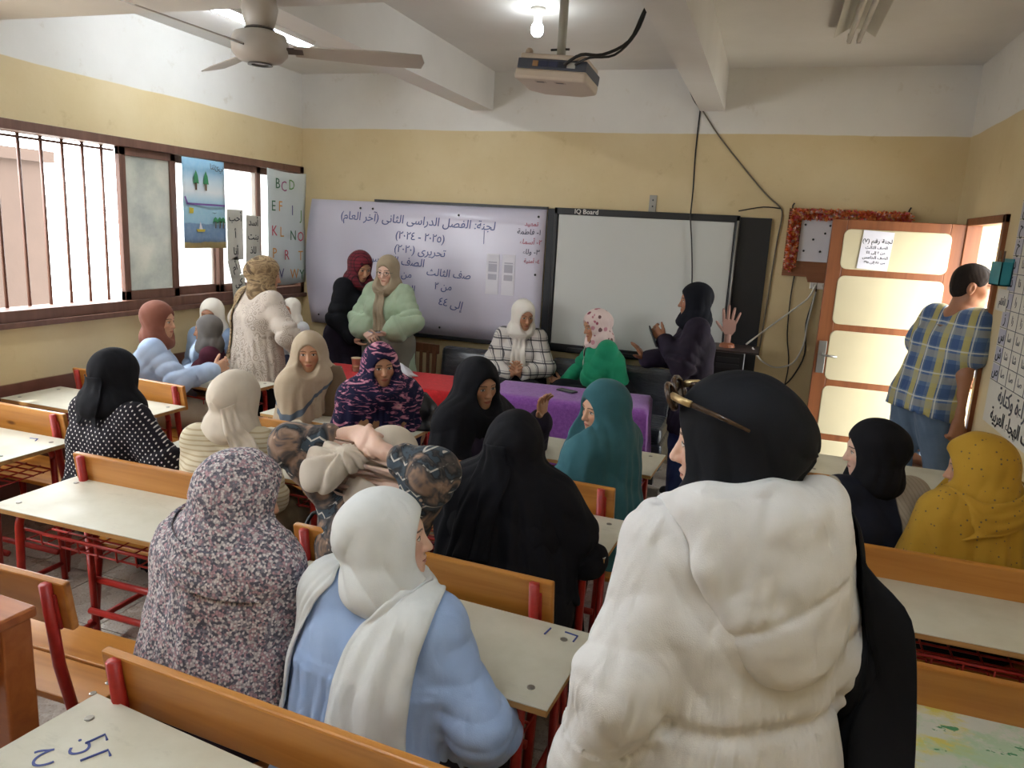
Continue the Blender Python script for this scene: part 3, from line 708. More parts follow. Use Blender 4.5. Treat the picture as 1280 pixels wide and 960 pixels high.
for k, a in enumerate((0, .25, -.15)):
    MB().box((.02*k, .01*k, .002+k*.003), (.3, .21, .0018), Matrix.Rotation(a, 3, 'Z')).build('sleeve', M_film, fo)
MB().box((0, 0, .011), (.2, .14, .001), Matrix.Rotation(.3, 3, 'Z')).build('paper', M_slip, fo)

# ------------------------------------------------------------------ seating at the front
def shrink_mat():
    b = NB('dark_vinyl_under_plastic_film'); co = b.coord()
    b.base(b.ramp(b.noise(co, 5, 4), [(.3, '23272e'), (.7, '333a44')]))
    b.p(Roughness=.28, Coat_Weight=.8, Coat_Roughness=.1)
    n = b.noise(b.mapping(co, (1, 1, 3)), 9, 5, .6, 1.2); b.bump(n, .9, .02); return b.m
M_shrink = shrink_mat()
def sofa(name, x0, x1, y0, y1, label):
    s = empty(name, ((x0+x1)/2, y1, 0), 0, label, 'sofa'); w = (x1-x0)/2; d = y1-y0
    MB().bx(-w, w, -d, -.06, .12, .34).build('base', M_shrink, s, bevel=.03, seg=3)
    n = max(2, round(2*w/.62))
    for i in range(n):
        a = -w+i*2*w/n; MB().bx(a+.01, a+2*w/n-.01, -d-.0, -.2, .34, .47).build('seat_cushion', M_shrink, s, bevel=.04, seg=3)
        MB().box((a+w/n, -.13, .62), (2*w/n-.02, .15, .44), Matrix.Rotation(rad(-8), 3, 'X')).build('back_cushion', M_shrink, s, bevel=.05, seg=3)
    for sx in (-1, 1):
        for yy in (-d+.08, -.12): MB().bx(sx*(w-.08)-.03, sx*(w-.08)+.03, yy-.03, yy+.03, 0, .12).build('foot', M_black_pl, s)
    return s
sofa('padded_bench', -2.72, -1.72, 5.62, 6.3, 'dark padded bench in plastic wrap left of the plaid blouse')
sofa('padded_bench', -1.69, -.62, 5.62, 6.3, 'dark padded bench in plastic wrap behind the green sweater')
cc = empty('wooden_chair', (-2.93, 5.86, 0), rad(176), 'brown wooden slat-back chair behind the red table', 'chair')
MB().bx(-.19, .19, -.2, .2, .42, .45).build('seat', M_chairwood, cc, bevel=.006)
for sx in (-1, 1):
    MB().beam((sx*.17, .18, 0), (sx*.17, .18, .43), .035, .035).build('leg', M_chairwood, cc, bevel=.004)
    MB().beam((sx*.17, -.18, 0), (sx*.17, -.22, .84), .035, .035).build('leg', M_chairwood, cc, bevel=.004)
MB().box((0, -.225, .815), (.42, .028, .085)).build('top_rail', M_chairwood, cc, bevel=.008)
for k in range(4): MB().box((-.105+k*.07, -.212, .62), (.028, .016, .34)).build('slat', M_chairwood, cc, bevel=.003)
MB().box((0, -.2, .47), (.34, .02, .04)).build('lower_rail', M_chairwood, cc)
# computer cabinet and hand model
pc = empty('computer_case', (-.2, 6.02, 0), 0, 'black and grey computer case on a stand beside the interactive board', 'computer')
st = empty('metal_stand', (-.19, 6.05, 0), 0, 'low grey stand carrying the computer case', 'stand')
MB().bx(-.19, .19, -.22, .2, .70, .72).build('shelf', M_steel, st)
for sx in (-.17, .17):
    for sy in (-.2, .18): MB().bx(sx-.015, sx+.015, sy-.015, sy+.015, 0, .7).build('leg', M_steel, st)
pc.location.z = .721
MB().bx(-.12, .1, -.2, .2, 0, .36).build('case', plain('grey_steel_case', '8d9094', .5), pc, bevel=.004)
fr = MB().bx(-.12, .1, -.215, -.2, 0, .36).build('front_panel', M_black_pl, pc, bevel=.004)
for z in (.24, .29): MB().bx(-.1, .07, -.22, -.215, z, z+.035).build('drive_bay', plain('drive_plastic', '26262a', .35), fr)
MB().lathe([(.01, 0), (.008, .004)], (.07, -.215, .2), 10, (0, -1, 0)).build('power_button', M_steel, fr)
MB().bx(-.15, .2, -.2, .2, .36, .375).build('top_shelf', plain('dark_tray', '3a2e2c', .5), pc)
hm = empty('hand_model', (-.24, 6.0, 1.097), rad(8), 'flat brown model hand with spread fingers on the computer case', 'model hand')
M_handm = plain('brown_card_hand', '9a7466', .7)
def finger(m, base, ang, L, w):
    a = rad(ang); d = Vector((math.sin(a), 0, math.cos(a))); b0 = Vector((base[0], 0, base[1])); pts = [b0, b0+d*L*.5, b0+d*L*.9, b0+d*L]
    m.tube(pts, [w, w*.95, w*.75, w*.3], 10)
m = MB(); m.tube([(0, 0, .03), (0, 0, .1)], [.024, .024], 12)
m.prism([(-.024, .09), (.024, .09), (.05, .13), (.052, .2), (.03, .215), (-.03, .215), (-.05, .195), (-.045, .13)], (0, -.012, 0), (1, 0, 0), (0, 0, 1), (0, .024, 0))
finger(m, (-.04, .19), -8, .11, .0125); finger(m, (-.013, .205), -1, .125, .013); finger(m, (.016, .205), 8, .105, .0125); finger(m, (.043, .185), 20, .095, .011); finger(m, (-.04, .125), -40, .095, .0125)
m.build('hand', M_handm, hm, smooth=False)
MB().lathe([(.06, 0), (.055, .025), (.03, .035)], n=18).build('base', plain('orange_wood_base', 'a05f3c', .5), hm)
gb = MB().lathe([(.03, 0), (.034, .09), (.03, .095)], (0.03, 6.12, .721), 12).build('green_container', plain('green_plastic', '6fae4a', .4)); tag(gb, 'small bright green container behind the computer case', 'container')

# ------------------------------------------------------------------ ceiling: projector, fan, lamps, bulb, cables
pj = empty('projector', (-1.19, 4.12, 2.72), rad(-3), 'beige ceiling projector with dark rear panel hung on a pole', 'projector')
M_beige = plain('beige_projector_shell', 'c4b4a2', .45); M_pdark = plain('projector_rear_panel', '474a54', .5)
pr = Matrix.Rotation(rad(-6), 3, 'X') @ Matrix.Rotation(rad(5), 3, 'Y')
def prot(o): o.rotation_euler = pr.to_euler(); return o
prot(MB().prism([(-.2, -.14), (.2, -.14), (.2, .1), (.1, .16), (-.12, .16), (-.2, .1)], (0, 0, -.06), (1, 0, 0), (0, 1, 0), (0, 0, .055)).build('lower_shell', M_beige, pj, bevel=.015, seg=3))
prot(MB().prism([(-.185, -.13), (.185, -.13), (.185, .1), (.09, .15), (-.11, .15), (-.185, .1)], (0, 0, .045), (1, 0, 0), (0, 1, 0), (0, 0, .03)).build('upper_shell', M_beige, pj, bevel=.012, seg=3))
rp = prot(MB().bx(-.192, .192, -.134, .12, -.006, .046).build('rear_panel', M_pdark, pj, bevel=.004))
for x, w_, c in ((-.09, .03, 'a07850'), (-.045, .05, '2f3550'), (.01, .05, '2f3550'), (.06, .04, '2a2c36'), (.11, .045, 'b0b0ac')):
    MB().bx(x-w_/2, x+w_/2, -.139, -.133, .006, .034).build('port', plain('port_'+c, c, .5), rp)
for x in (-.06, .05): MB().bx(x-.02, x+.02, -.1, -.09, -.0625, -.0595).build('screw_slot', M_black_pl, prot(MB().bx(x-.03, x+.03, -.11, -.08, -.061, -.0595).build('label_plate', plain('label', 'b0a090', .6), pj)))
prot(MB().lathe([(.02, 0), (.02, .02), (.012, .03)], (-.15, -.1, .074), 14).build('focus_knob', M_beige, pj, smooth=True))
MB().tube([(.0, .02, .07), (.0, .02, HC-2.72)], .024, 14).build('pole', plain('pole_paint', 'b4b2a6', .5), pj, smooth=True)
MB().bx(-.06, .06, -.04, .08, .066, .085).build('mount_plate', plain('mount_plate_paint', '8d8a6a', .5), pj)
for z in (.14, .42): MB().tube([(-.06, .02, z), (.045, .02, z)], .006, 6).build('clamp_bolt', M_black_pl, pj)
def cable(name, pts, r, mat, label, smoothn=4):
    P = [Vector(p) for p in pts]; out = []
    for i in range(len(P)-1):
        p0, p1, p2, p3 = P[max(i-1, 0)], P[i], P[i+1], P[min(i+2, len(P)-1)]
        for k in range(smoothn):
            t = k/smoothn; out.append(.5*((2*p1)+(p2-p0)*t+(2*p0-5*p1+4*p2-p3)*t*t+(3*p1-p0-3*p2+p3)*t**3))
    out.append(P[-1])
    o = MB().tube(out, r, 6).build(name, mat, smooth=True); tag(o, label, 'cable'); return o
M_cab = plain('black_cable', '1e1b1a', .5); M_cabw = plain('white_cable', 'd8d4cc', .5)
cable('projector_cable', [(-1.12, 3.965, 2.745), (-1.03, 3.95, 2.79), (-.92, 3.96, 2.79), (-.80, 4.0, 2.86), (-.75, 4.05, 3.0), (-.70, 4.1, 3.14), (-.68, 4.14, 3.21)], .008, M_cab, 'thick black cable looping from the projector to the beam')
cable('projector_cable', [(-1.06, 3.965, 2.745), (-.98, 3.93, 2.77), (-.86, 3.97, 2.79), (-.77, 4.02, 2.9), (-.73, 4.07, 3.05), (-.715, 4.12, 3.21)], .006, M_cab, 'thinner black cable running beside the thick projector cable')
cable('wall_cable', [(-.74, 5.6, 3.12), (-.72, 5.9, 3.02), (-.70, 6.2, 2.96), (-.67, 6.38, 2.93)], .007, M_cab, 'short black cable drooping along the ceiling beam')
cable('wall_cable', [(-.66, 6.39, 2.94), (-.665, 6.392, 2.6), (-.655, 6.392, 2.3), (-.645, 6.31, 2.08), (-.62, 6.315, 1.9), (-.585, 6.315, 1.6), (-.57, 6.315, 1.3)], .006, M_cab, 'thin cable hanging straight down across the interactive board')
cable('wall_cable', [(-.66, 6.388, 2.93), (-.5, 6.388, 2.72), (-.3, 6.388, 2.5), (-.1, 6.388, 2.29), (.02, 6.388, 2.19), (.05, 6.388, 2.12), (.035, 6.388, 1.9), (.02, 6.388, 1.5), (.0, 6.388, 1.0)], .006, plain('grey_cable', '6d6455', .5), 'grey cable slanting down the wall to the board corner')
cable('wall_cable', [(.03, 6.385, 2.175), (-.1, 6.37, 2.18), (-.28, 6.34, 2.14)], .005, M_cab, 'black wire arching over the corner of the board')
sk = empty('wall_socket', (.39, YB, 1.6), 0, 'double white wall socket under the tinsel board', 'socket')
MB().bx(-.07, .07, -.02, 0, -.03, .03).build('plate', M_white_pl, sk, bevel=.004)
for x in (-.035, .035): MB().lathe([(.016, 0), (.014, .004)], (x, -.02, 0), 12, (0, -1, 0)).build('outlet', plain('socket_face', 'c2bdb2', .5), sk)
cable('power_cable', [(.36, 6.37, 1.6), (.32, 6.35, 1.5), (.22, 6.33, 1.4), (.1, 6.3, 1.29), (.0, 6.25, 1.2), (-.1, 6.1, 1.12)], .007, M_cabw, 'white cable sagging from the socket to the computer')
cable('power_cable', [(-.05, 6.0, 1.11), (.0, 6.1, 1.03), (.05, 6.3, .96), (.15, 6.37, .92), (.27, 6.37, .97), (.33, 6.37, 1.12), (.34, 6.37, 1.3), (.37, 6.38, 1.55)], .007, M_cabw, 'white cable looping low along the wall')
cable('power_cable', [(.2, 6.385, 1.72), (.19, 6.385, 1.5), (.2, 6.385, 1.2), (.24, 6.385, .95), (.22, 6.385, .7), (.18, 6.385, .5)], .005, M_cab, 'thin black wire hanging straight below the tinsel board')
cable('power_cable', [(.36, 6.385, 1.72), (.37, 6.385, 1.55), (.33, 6.385, 1.3), (.35, 6.385, 1.05), (.28, 6.385, .85), (.2, 6.385, .75)], .006, M_cab, 'black wire curving below the white socket')
# ceiling fan
fx, fy, fz = -2.40, 3.19, 2.70
fan = empty('ceiling_fan', (fx, fy, fz), 0, 'grey-beige ceiling fan with three blades below the cross beam', 'fan')
M_fan = plain('fan_enamel', 'b8b0a6', .4); M_fant = plain('fan_trim', '57504a', .4)
MB().lathe([(.03, .2), (.075, .195), (.085, .15), (.072, .09), (.06, .06)][::-1], n=24).build('canopy', M_fan, fan, smooth=True)
MB().lathe([(.062, .055), (.07, .06), (.062, .066)], n=24).build('collar', M_fant, fan)
MB().lathe([(.0, -.095), (.05, -.093), (.1, -.08), (.128, -.05), (.132, .0), (.12, .035), (.06, .055), (.0, .055)], n=32).build('motor', M_fan, fan, smooth=True)
MB().lathe([(.055, -.094), (.058, -.1), (.04, -.1), (.04, -.094)], n=24).build('motor_ring', M_fant, fan)
for k, a in enumerate((27, 147, 267)):
    a = rad(a); R = Matrix.Rotation(a, 3, 'Z') @ Matrix.Rotation(rad(-16), 3, 'X')
    bl = MB().prism([(.0, -.045), (.42, -.075), (.6, -.07), (.615, .0), (.6, .06), (.42, .07), (.0, .05)], (.16, 0, -.03), (1, 0, 0), (0, 1, 0), (0, 0, .006)).build('blade', M_fan, fan, bevel=.002)
    bl.rotation_euler = R.to_euler()
    MB().beam((.1, 0, -.03), (.2, 0, -.026), .05, .008).build('blade_iron', M_fant, bl)
# lamps
def emit(name, col, st):
    b = NB(name); b.p(Base_Color=(1, 1, 1, 1), Emission_Color=(*lin(col), 1), Emission_Strength=st); return b.m
M_tube_on = emit('lit_fluorescent_tube', 'e8f3ff', 45.0)
M_fix = plain('lamp_sheet_metal', 'c9c5ba', .45); M_tube_off = plain('unlit_tube_glass', 'cfc8bc', .25)
def tube_lamp(x, y0, y1, z, label, lit, n=1, wide=.1):
    t = empty('fluorescent_lamp', (x, (y0+y1)/2, z), 0, label, 'lamp', 'ceiling fluorescent lamps'); h = (y1-y0)/2
    MB().prism([(-wide*.35, 0), (wide*.35, 0), (wide*.5, .05), (-wide*.5, .05)] if n == 1 else [(-wide*.6, .0), (-wide*.58, -.0), (-wide*.2, .05), (wide*.2, .05), (wide*.58, 0), (wide*.6, 0), (wide*.25, .06), (-wide*.25, .06)], (0, -h, -.0), (1, 0, 0), (0, 0, 1), (0, 2*h, 0)).build('housing', M_fix, t)
    for k in range(n):
        xx = (k-(n-1)/2)*.055
        MB().tube([(xx, -h+.02, -.022), (xx, h-.02, -.022)], .015, 10).build('tube', M_tube_on if lit else M_tube_off, t, smooth=True)
        for s_ in (-1, 1): MB().bx(xx-.012, xx+.012, s_*(h-.012)-.012, s_*(h-.012)+.012, -.04, .02).build('holder', M_white_pl, t)
    return t
tube_lamp(-3.46, 3.95, 5.2, HC-.05, 'lit fluorescent tube seen behind the ceiling fan', True)
tube_lamp(.33, 4.05, 5.3, HC-.06, 'unlit twin-tube lamp on the ceiling near the door', False, 2, .2)
tube_lamp(-1.5, -.2, 1.05, HC-.05, 'unseen fluorescent tube added above the camera to brighten the room', True)  # added lamp out of view, brightens the foreground
tube_lamp(-3.3, .9, 2.15, HC-.05, 'unseen fluorescent tube added above the rear window for extra light', True)  # likewise out of view, put in for more light at the rear
tube_lamp(.4, -.1, 1.15, HC-.05, 'unseen fluorescent tube added above the paint-splashed desk as foreground light', True)  # extra lamp outside the view, added to light the near figures
lb = empty('ceiling_bulb', (-1.5, 4.66, HC), 0, 'round lit bulb in a ceiling holder above the projector', 'lamp')
MB().lathe([(.045, 0), (.045, -.012), (.028, -.02), (.024, -.07), (.0, -.07)][::-1], n=18).build('holder', M_white_pl, lb, smooth=True)
MB().lathe([(.0, -.165), (.02, -.16), (.034, -.145), (.038, -.125), (.034, -.1), (.022, -.08), (.018, -.06)], n=18).build('bulb', emit('lit_bulb_glass', 'f2fbff', 30), lb, smooth=True)

# ------------------------------------------------------------------ bags
def bag(name, loc, rz, w, d, h, mat, label, strap=True, sag=.1, cat='bag'):
    b = empty(name, loc, rz, label, cat)
    n = 10; m = MB(); rings = []
    for i in range(n+1):
        t = i/n; k = 1-.28*t-.12*math.sin(t*PI*2.2); zz = h*t*(1-sag*math.sin(t*PI))
        rings.append([(w/2*k*math.copysign(abs(math.cos(a))**.5, math.cos(a))*(1+.03*math.sin(7*a+i)), d/2*k*math.copysign(abs(math.sin(a))**.6, math.sin(a))*(1-.35*t), zz) for a in [2*PI*j/20 for j in range(20)]])
    vs = [v for r in rings for v in r]; fs = [(i*20+j, i*20+(j+1) % 20, (i+1)*20+(j+1) % 20, (i+1)*20+j) for i in range(n) for j in range(20)]
    fs += [tuple(range(19, -1, -1)), tuple(n*20+j for j in range(20))]
    m.add(vs, fs); m.build('body', mat, b, smooth=True)
    MB().tube([(-w*.33, 0, h*.98), (w*.33, 0, h*.98)], .006, 6).build('zip', M_bolt, b)
    if strap:
        for s_ in (-1, 1):
            MB().tube(arc((-w*.22, s_*d*.22, h*.8), (0, s_*d*.9, h*1.75), (w*.22, s_*d*.22, h*.8), 10), .008, 6).build('strap', mat, b, smooth=True)
    return b
M_blackbag = plain('black_nylon', '15151a', .45, bump=.5, bscale=30); M_creambag = plain('cream_canvas', 'c2b8a2', .7, bump=.3); M_olive = plain('olive_brown_canvas', '6f5b42', .75, bump=.4)
bag('black_bag', (-1.92, 3.82, .7505), .1, .44, .2, .2, M_blackbag, 'slouching black nylon bag on the desk before the red cloth')
bag('cream_bag', (-2.16, 3.0, .7505), -.2, .36, .2, .12, M_creambag, 'slouched cream canvas bag on the white desk', sag=.3)
bag('backpack', (-2.44, 3.84, .7505), .2, .27, .17, .29, M_olive, 'olive brown backpack on the desk before the red cloth', strap=False)
bag('handbag', (-1.47, 2.2, .445), .3, .26, .15, .3, M_blackbag, 'black handbag on the bench beside the tied cream headscarf')
# strips of red frame etc. under the front tables: small black box on the bench by the purple cloth

# ------------------------------------------------------------------ implicit surfaces for people and cloth
f32 = np.float32
def A(*v): return np.array(v if len(v) > 1 else v[0], dtype=f32)
def smin(a, b, k):
    if k <= 0: return np.minimum(a, b)
    h = np.maximum(k-np.abs(a-b), 0)/k
    return np.minimum(a, b)-h*h*(k*.25)
class Shape:
    """ordered list of primitives combined by smooth union / subtraction"""
    def __init__(s): s.ops = []; s.post = None
    def cap(s, a, b, ra, rb=None, k=.03, mode='+'):
        a, b = A(a), A(b); rb = ra if rb is None else rb
        c = (a+b)/2; R = np.linalg.norm(b-a)/2+max(ra, rb)
        s.ops.append((mode, k, c, R, ('c', a, b-a, max(float(np.dot(b-a, b-a)), 1e-9), ra, rb-ra))); return s
    def path(s, pts, rr, k=.02, mode='+'):
        for i in range(len(pts)-1): s.cap(pts[i], pts[i+1], rr[i], rr[i+1], k, mode)
        return s
    def ell(s, c, r, M=None, k=.03, mode='+'):
        c, r = A(c), A(r); s.ops.append((mode, k, c, float(max(r)), ('e', c, r, None if M is None else np.asarray(M, f32)))); return s
    def box(s, c, h, M=None, rnd=.01, k=.02, mode='+', wave=None):
        c, h = A(c), A(h); s.ops.append((mode, k, c, float(np.linalg.norm(h)), ('b', c, np.maximum(h-rnd, .0005), None if M is None else np.asarray(M, f32), rnd, wave))); return s
    def half(s, p, n, k=.0, mode='-'):
        """half space on the side n points to"""
        s.ops.append((mode, k, None, 0, ('h', A(p), A(n)/np.linalg.norm(A(n))))); return s
    def ribbon(s, pts, ws, th, side, k=.02, wave=None):
        side = [A(q) for q in side] if isinstance(side, list) else [A(side)]*len(pts)
        for i in range(len(pts)-1):
            a, b = A(pts[i]), A(pts[i+1]); d = b-a; L = float(np.linalg.norm(d)); d = d/L
            x = (side[i]+side[i+1])/2; x = x-d*np.dot(x, d); x = x/np.linalg.norm(x); n = np.cross(x, d)
            s.box((a+b)/2, ((ws[i]+ws[i+1])/2, L/2+.012, th), np.stack([x, d, n]), min(th*.95, .02), k, wave=wave)
        return s
    @staticmethod
    def prim(q, P):
        if q[0] == 'c':
            _, a, ba, bb, ra, dr = q
            pa = P-a; t = np.clip((pa @ ba)/bb, 0, 1); pa -= t[:, None]*ba
            return np.sqrt(np.einsum('ij,ij->i', pa, pa))-(ra+dr*t)
        if q[0] == 'e':
            _, c, r, M = q; p = P-c
            if M is not None: p = p @ M.T
            p = p/r; k0 = np.sqrt(np.einsum('ij,ij->i', p, p))+1e-6; p = p/r; k1 = np.sqrt(np.einsum('ij,ij->i', p, p))+1e-6
            return k0*(k0-1)/k1
        if q[0] == 'b':
            _, c, h, M, rnd, wave = q; p = P-c
            if M is not None: p = p @ M.T
            if wave: p[:, 2] += wave[1]*np.sin(p[:, 0]*wave[0])
            p = np.abs(p)-h; o = np.maximum(p, 0)
            return np.sqrt(np.einsum('ij,ij->i', o, o))+np.minimum(p.max(1), 0)-rnd
        _, p0, n = q
        return -((P-p0) @ n)
    def ev(s, P):
        d = np.full(len(P), 9., f32)
        for mode, k, c, R, q in s.ops:
            if c is None:
                v = s.prim(q, P)
                d = -smin(-d, v, k) if mode == '-' else smin(d, v, k)
                continue
            e = P-c; m = np.einsum('ij,ij->i', e, e) < (R+k+s.margin)**2
            ix = np.flatnonzero(m)
            if not len(ix): continue
            v = s.prim(q, P[ix]); dd = d[ix]
            d[ix] = smin(dd, v, k) if mode == '+' else -smin(-dd, v, k)
        if s.post is not None: d = s.post(P, d)
        return d
    def bounds(s):
        lo = np.full(3, 9.); hi = -lo
        for mode, k, c, R, q in s.ops:
            if mode != '+' or c is None: continue
            if q[0] == 'c':
                r = max(q[4], q[4]+q[5]); e0, e1 = q[1], q[1]+q[2]
                lo = np.minimum(lo, np.minimum(e0, e1)-r); hi = np.maximum(hi, np.maximum(e0, e1)+r)
            else: lo = np.minimum(lo, c-R); hi = np.maximum(hi, c+R)
        for mode, k, c, R, q in s.ops:       # axis-aligned half-space cuts shrink the box
            if mode == '-' and c is None:
                n = q[2]; a = int(np.argmax(np.abs(n)))
                if abs(n[a]) > .9999:
                    if n[a] < 0: lo[a] = max(lo[a], q[1][a])
                    else: hi[a] = min(hi[a], q[1][a])
        return lo-.035, hi+.035
    margin = .06
    def net(s, h):
        B = 4; s.margin = max(.05, 9*h)
        lo, hi = s.bounds(); nb = np.maximum(np.ceil((hi-lo)/(h*B)).astype(int), 1); lo = lo.astype(f32)
        ax = [lo[i]+(np.arange(nb[i], dtype=f32)+.5)*h*B for i in range(3)]
        G = np.stack(np.meshgrid(*ax, indexing='ij'), -1).reshape(-1, 3)
        dc = s.ev(G).reshape(nb)
        act = np.abs(dc) < B*h*1.25+.006
        cm = np.repeat(np.repeat(np.repeat(act, B, 0), B, 1), B, 2)
        nn = nb*B+1
        nm = np.zeros(nn, bool)
        for i in (0, 1):
            for j in (0, 1):
                for k in (0, 1): nm[i:nn[0]-1+i, j:nn[1]-1+j, k:nn[2]-1+k] |= cm
        V = np.full(nn, 1., f32)
        V[:-1, :-1, :-1] = np.where(np.repeat(np.repeat(np.repeat(dc, B, 0), B, 1), B, 2) < 0, -1, 1)
        idx = np.argwhere(nm)
        V[nm] = s.ev(lo+idx.astype(f32)*f32(h))
        V[V == 0] = 1e-6
        ins = V < 0
        cnt = np.zeros(nn-1, np.int8)
        for i in (0, 1):
            for j in (0, 1):
                for k in (0, 1): cnt += ins[i:nn[0]-1+i, j:nn[1]-1+j, k:nn[2]-1+k]
        ca = (cnt > 0) & (cnt < 8) & cm
        ci = np.argwhere(ca); n = len(ci)
        idm = np.full(nn-1, -1, np.int32); idm[ca] = np.arange(n)
        acc = np.zeros((n, 3), f32); num = np.zeros(n, f32)
        cor = [(i, j, k) for i in (0, 1) for j in (0, 1) for k in (0, 1)]
        vals = [V[ci[:, 0]+a, ci[:, 1]+b, ci[:, 2]+c] for a, b, c in cor]
        for a in range(8):
            for b in range(a+1, 8):
                df = np.array(cor[b])-np.array(cor[a])
                if np.abs(df).sum() != 1: continue
                va, vb = vals[a], vals[b]; m = (va < 0) != (vb < 0)
                t = va[m]/(va[m]-vb[m]); acc[m] += np.array(cor[a], f32)+t[:, None]*df.astype(f32); num[m] += 1
        P = lo+(ci+acc/num[:, None]).astype(f32)*f32(h)
        # one projection step onto the surface
        e = f32(h*.25); d0 = s.ev(P); g = np.stack([s.ev(P+A(e, 0, 0))-d0, s.ev(P+A(0, e, 0))-d0, s.ev(P+A(0, 0, e))-d0], 1)/e
        st = d0[:, None]*g/np.maximum((g*g).sum(1, keepdims=True), .2); P = P-np.clip(st, -h*.6, h*.6)
        quads = []
        for a in range(3):
            b, c = (a+1) % 3, (a+2) % 3
            sl0 = [slice(None)]*3; sl1 = [slice(None)]*3; sl0[a] = slice(0, -1); sl1[a] = slice(1, None)
            ch = ins[tuple(sl0)] != ins[tuple(sl1)]
            e_ = np.argwhere(ch); ok = (e_[:, b] > 0) & (e_[:, c] > 0) & (e_[:, b] < nn[b]-1) & (e_[:, c] < nn[c]-1); e_ = e_[ok]
            def cell(db, dcc):
                q = e_.copy(); q[:, b] += db; q[:, c] += dcc; return idm[q[:, 0], q[:, 1], q[:, 2]]
            q = np.stack([cell(-1, -1), cell(0, -1), cell(0, 0), cell(-1, 0)], 1)
            q = np.where(ins[e_[:, 0], e_[:, 1], e_[:, 2]][:, None], q, q[:, ::-1]); quads.append(q[(q >= 0).all(1)])
        Q = np.concatenate(quads)
        return P.astype(f32), Q.astype(np.int32)
    def mesh(s, h, name):
        P, Q = s.net(h); return tri_mesh(P, Q, name), P
def tri_mesh(P, Q, name, cluster=None, size=.02):
    """mesh from quads; vertices marked in `cluster` (buried under other layers) are merged on a coarse grid"""
    if cluster is not None and cluster.any():
        key = np.floor(P/size).astype(np.int64); k1 = (key[:, 0]*73856093) ^ (key[:, 1]*19349663) ^ (key[:, 2]*83492791)
        k1 = np.where(cluster, k1, np.arange(len(P), dtype=np.int64)-(1 << 60))
        u, inv = np.unique(k1, return_inverse=True); n = len(u); c = np.bincount(inv, minlength=n)
        P = np.stack([np.bincount(inv, P[:, a], n)/c for a in range(3)], 1).astype(f32)
        T = inv[np.concatenate([Q[:, [0, 1, 2]], Q[:, [0, 2, 3]]])]
        T = T[(T[:, 0] != T[:, 1]) & (T[:, 1] != T[:, 2]) & (T[:, 0] != T[:, 2])]
        used = np.unique(T); mp = np.full(n, -1); mp[used] = np.arange(len(used)); P = P[used]; F = mp[T].astype(np.int32)
        ss = np.sort(F, 1); _, ui = np.unique(ss[:, 0].astype(np.int64)*4000000007+ss[:, 1]*2000003+ss[:, 2], return_index=True); F = F[np.sort(ui)]
    else: F = Q
    me = bpy.data.meshes.new(name); n, m, w = len(P), len(F), F.shape[1]
    me.vertices.add(n); me.vertices.foreach_set('co', P.ravel())
    me.loops.add(m*w); me.loops.foreach_set('vertex_index', F.ravel())
    me.polygons.add(m); me.polygons.foreach_set('loop_start', np.arange(m, dtype=np.int32)*w)
    me.polygons.foreach_set('use_smooth', np.ones(m, bool)); me.update(calc_edges=True)
    return me

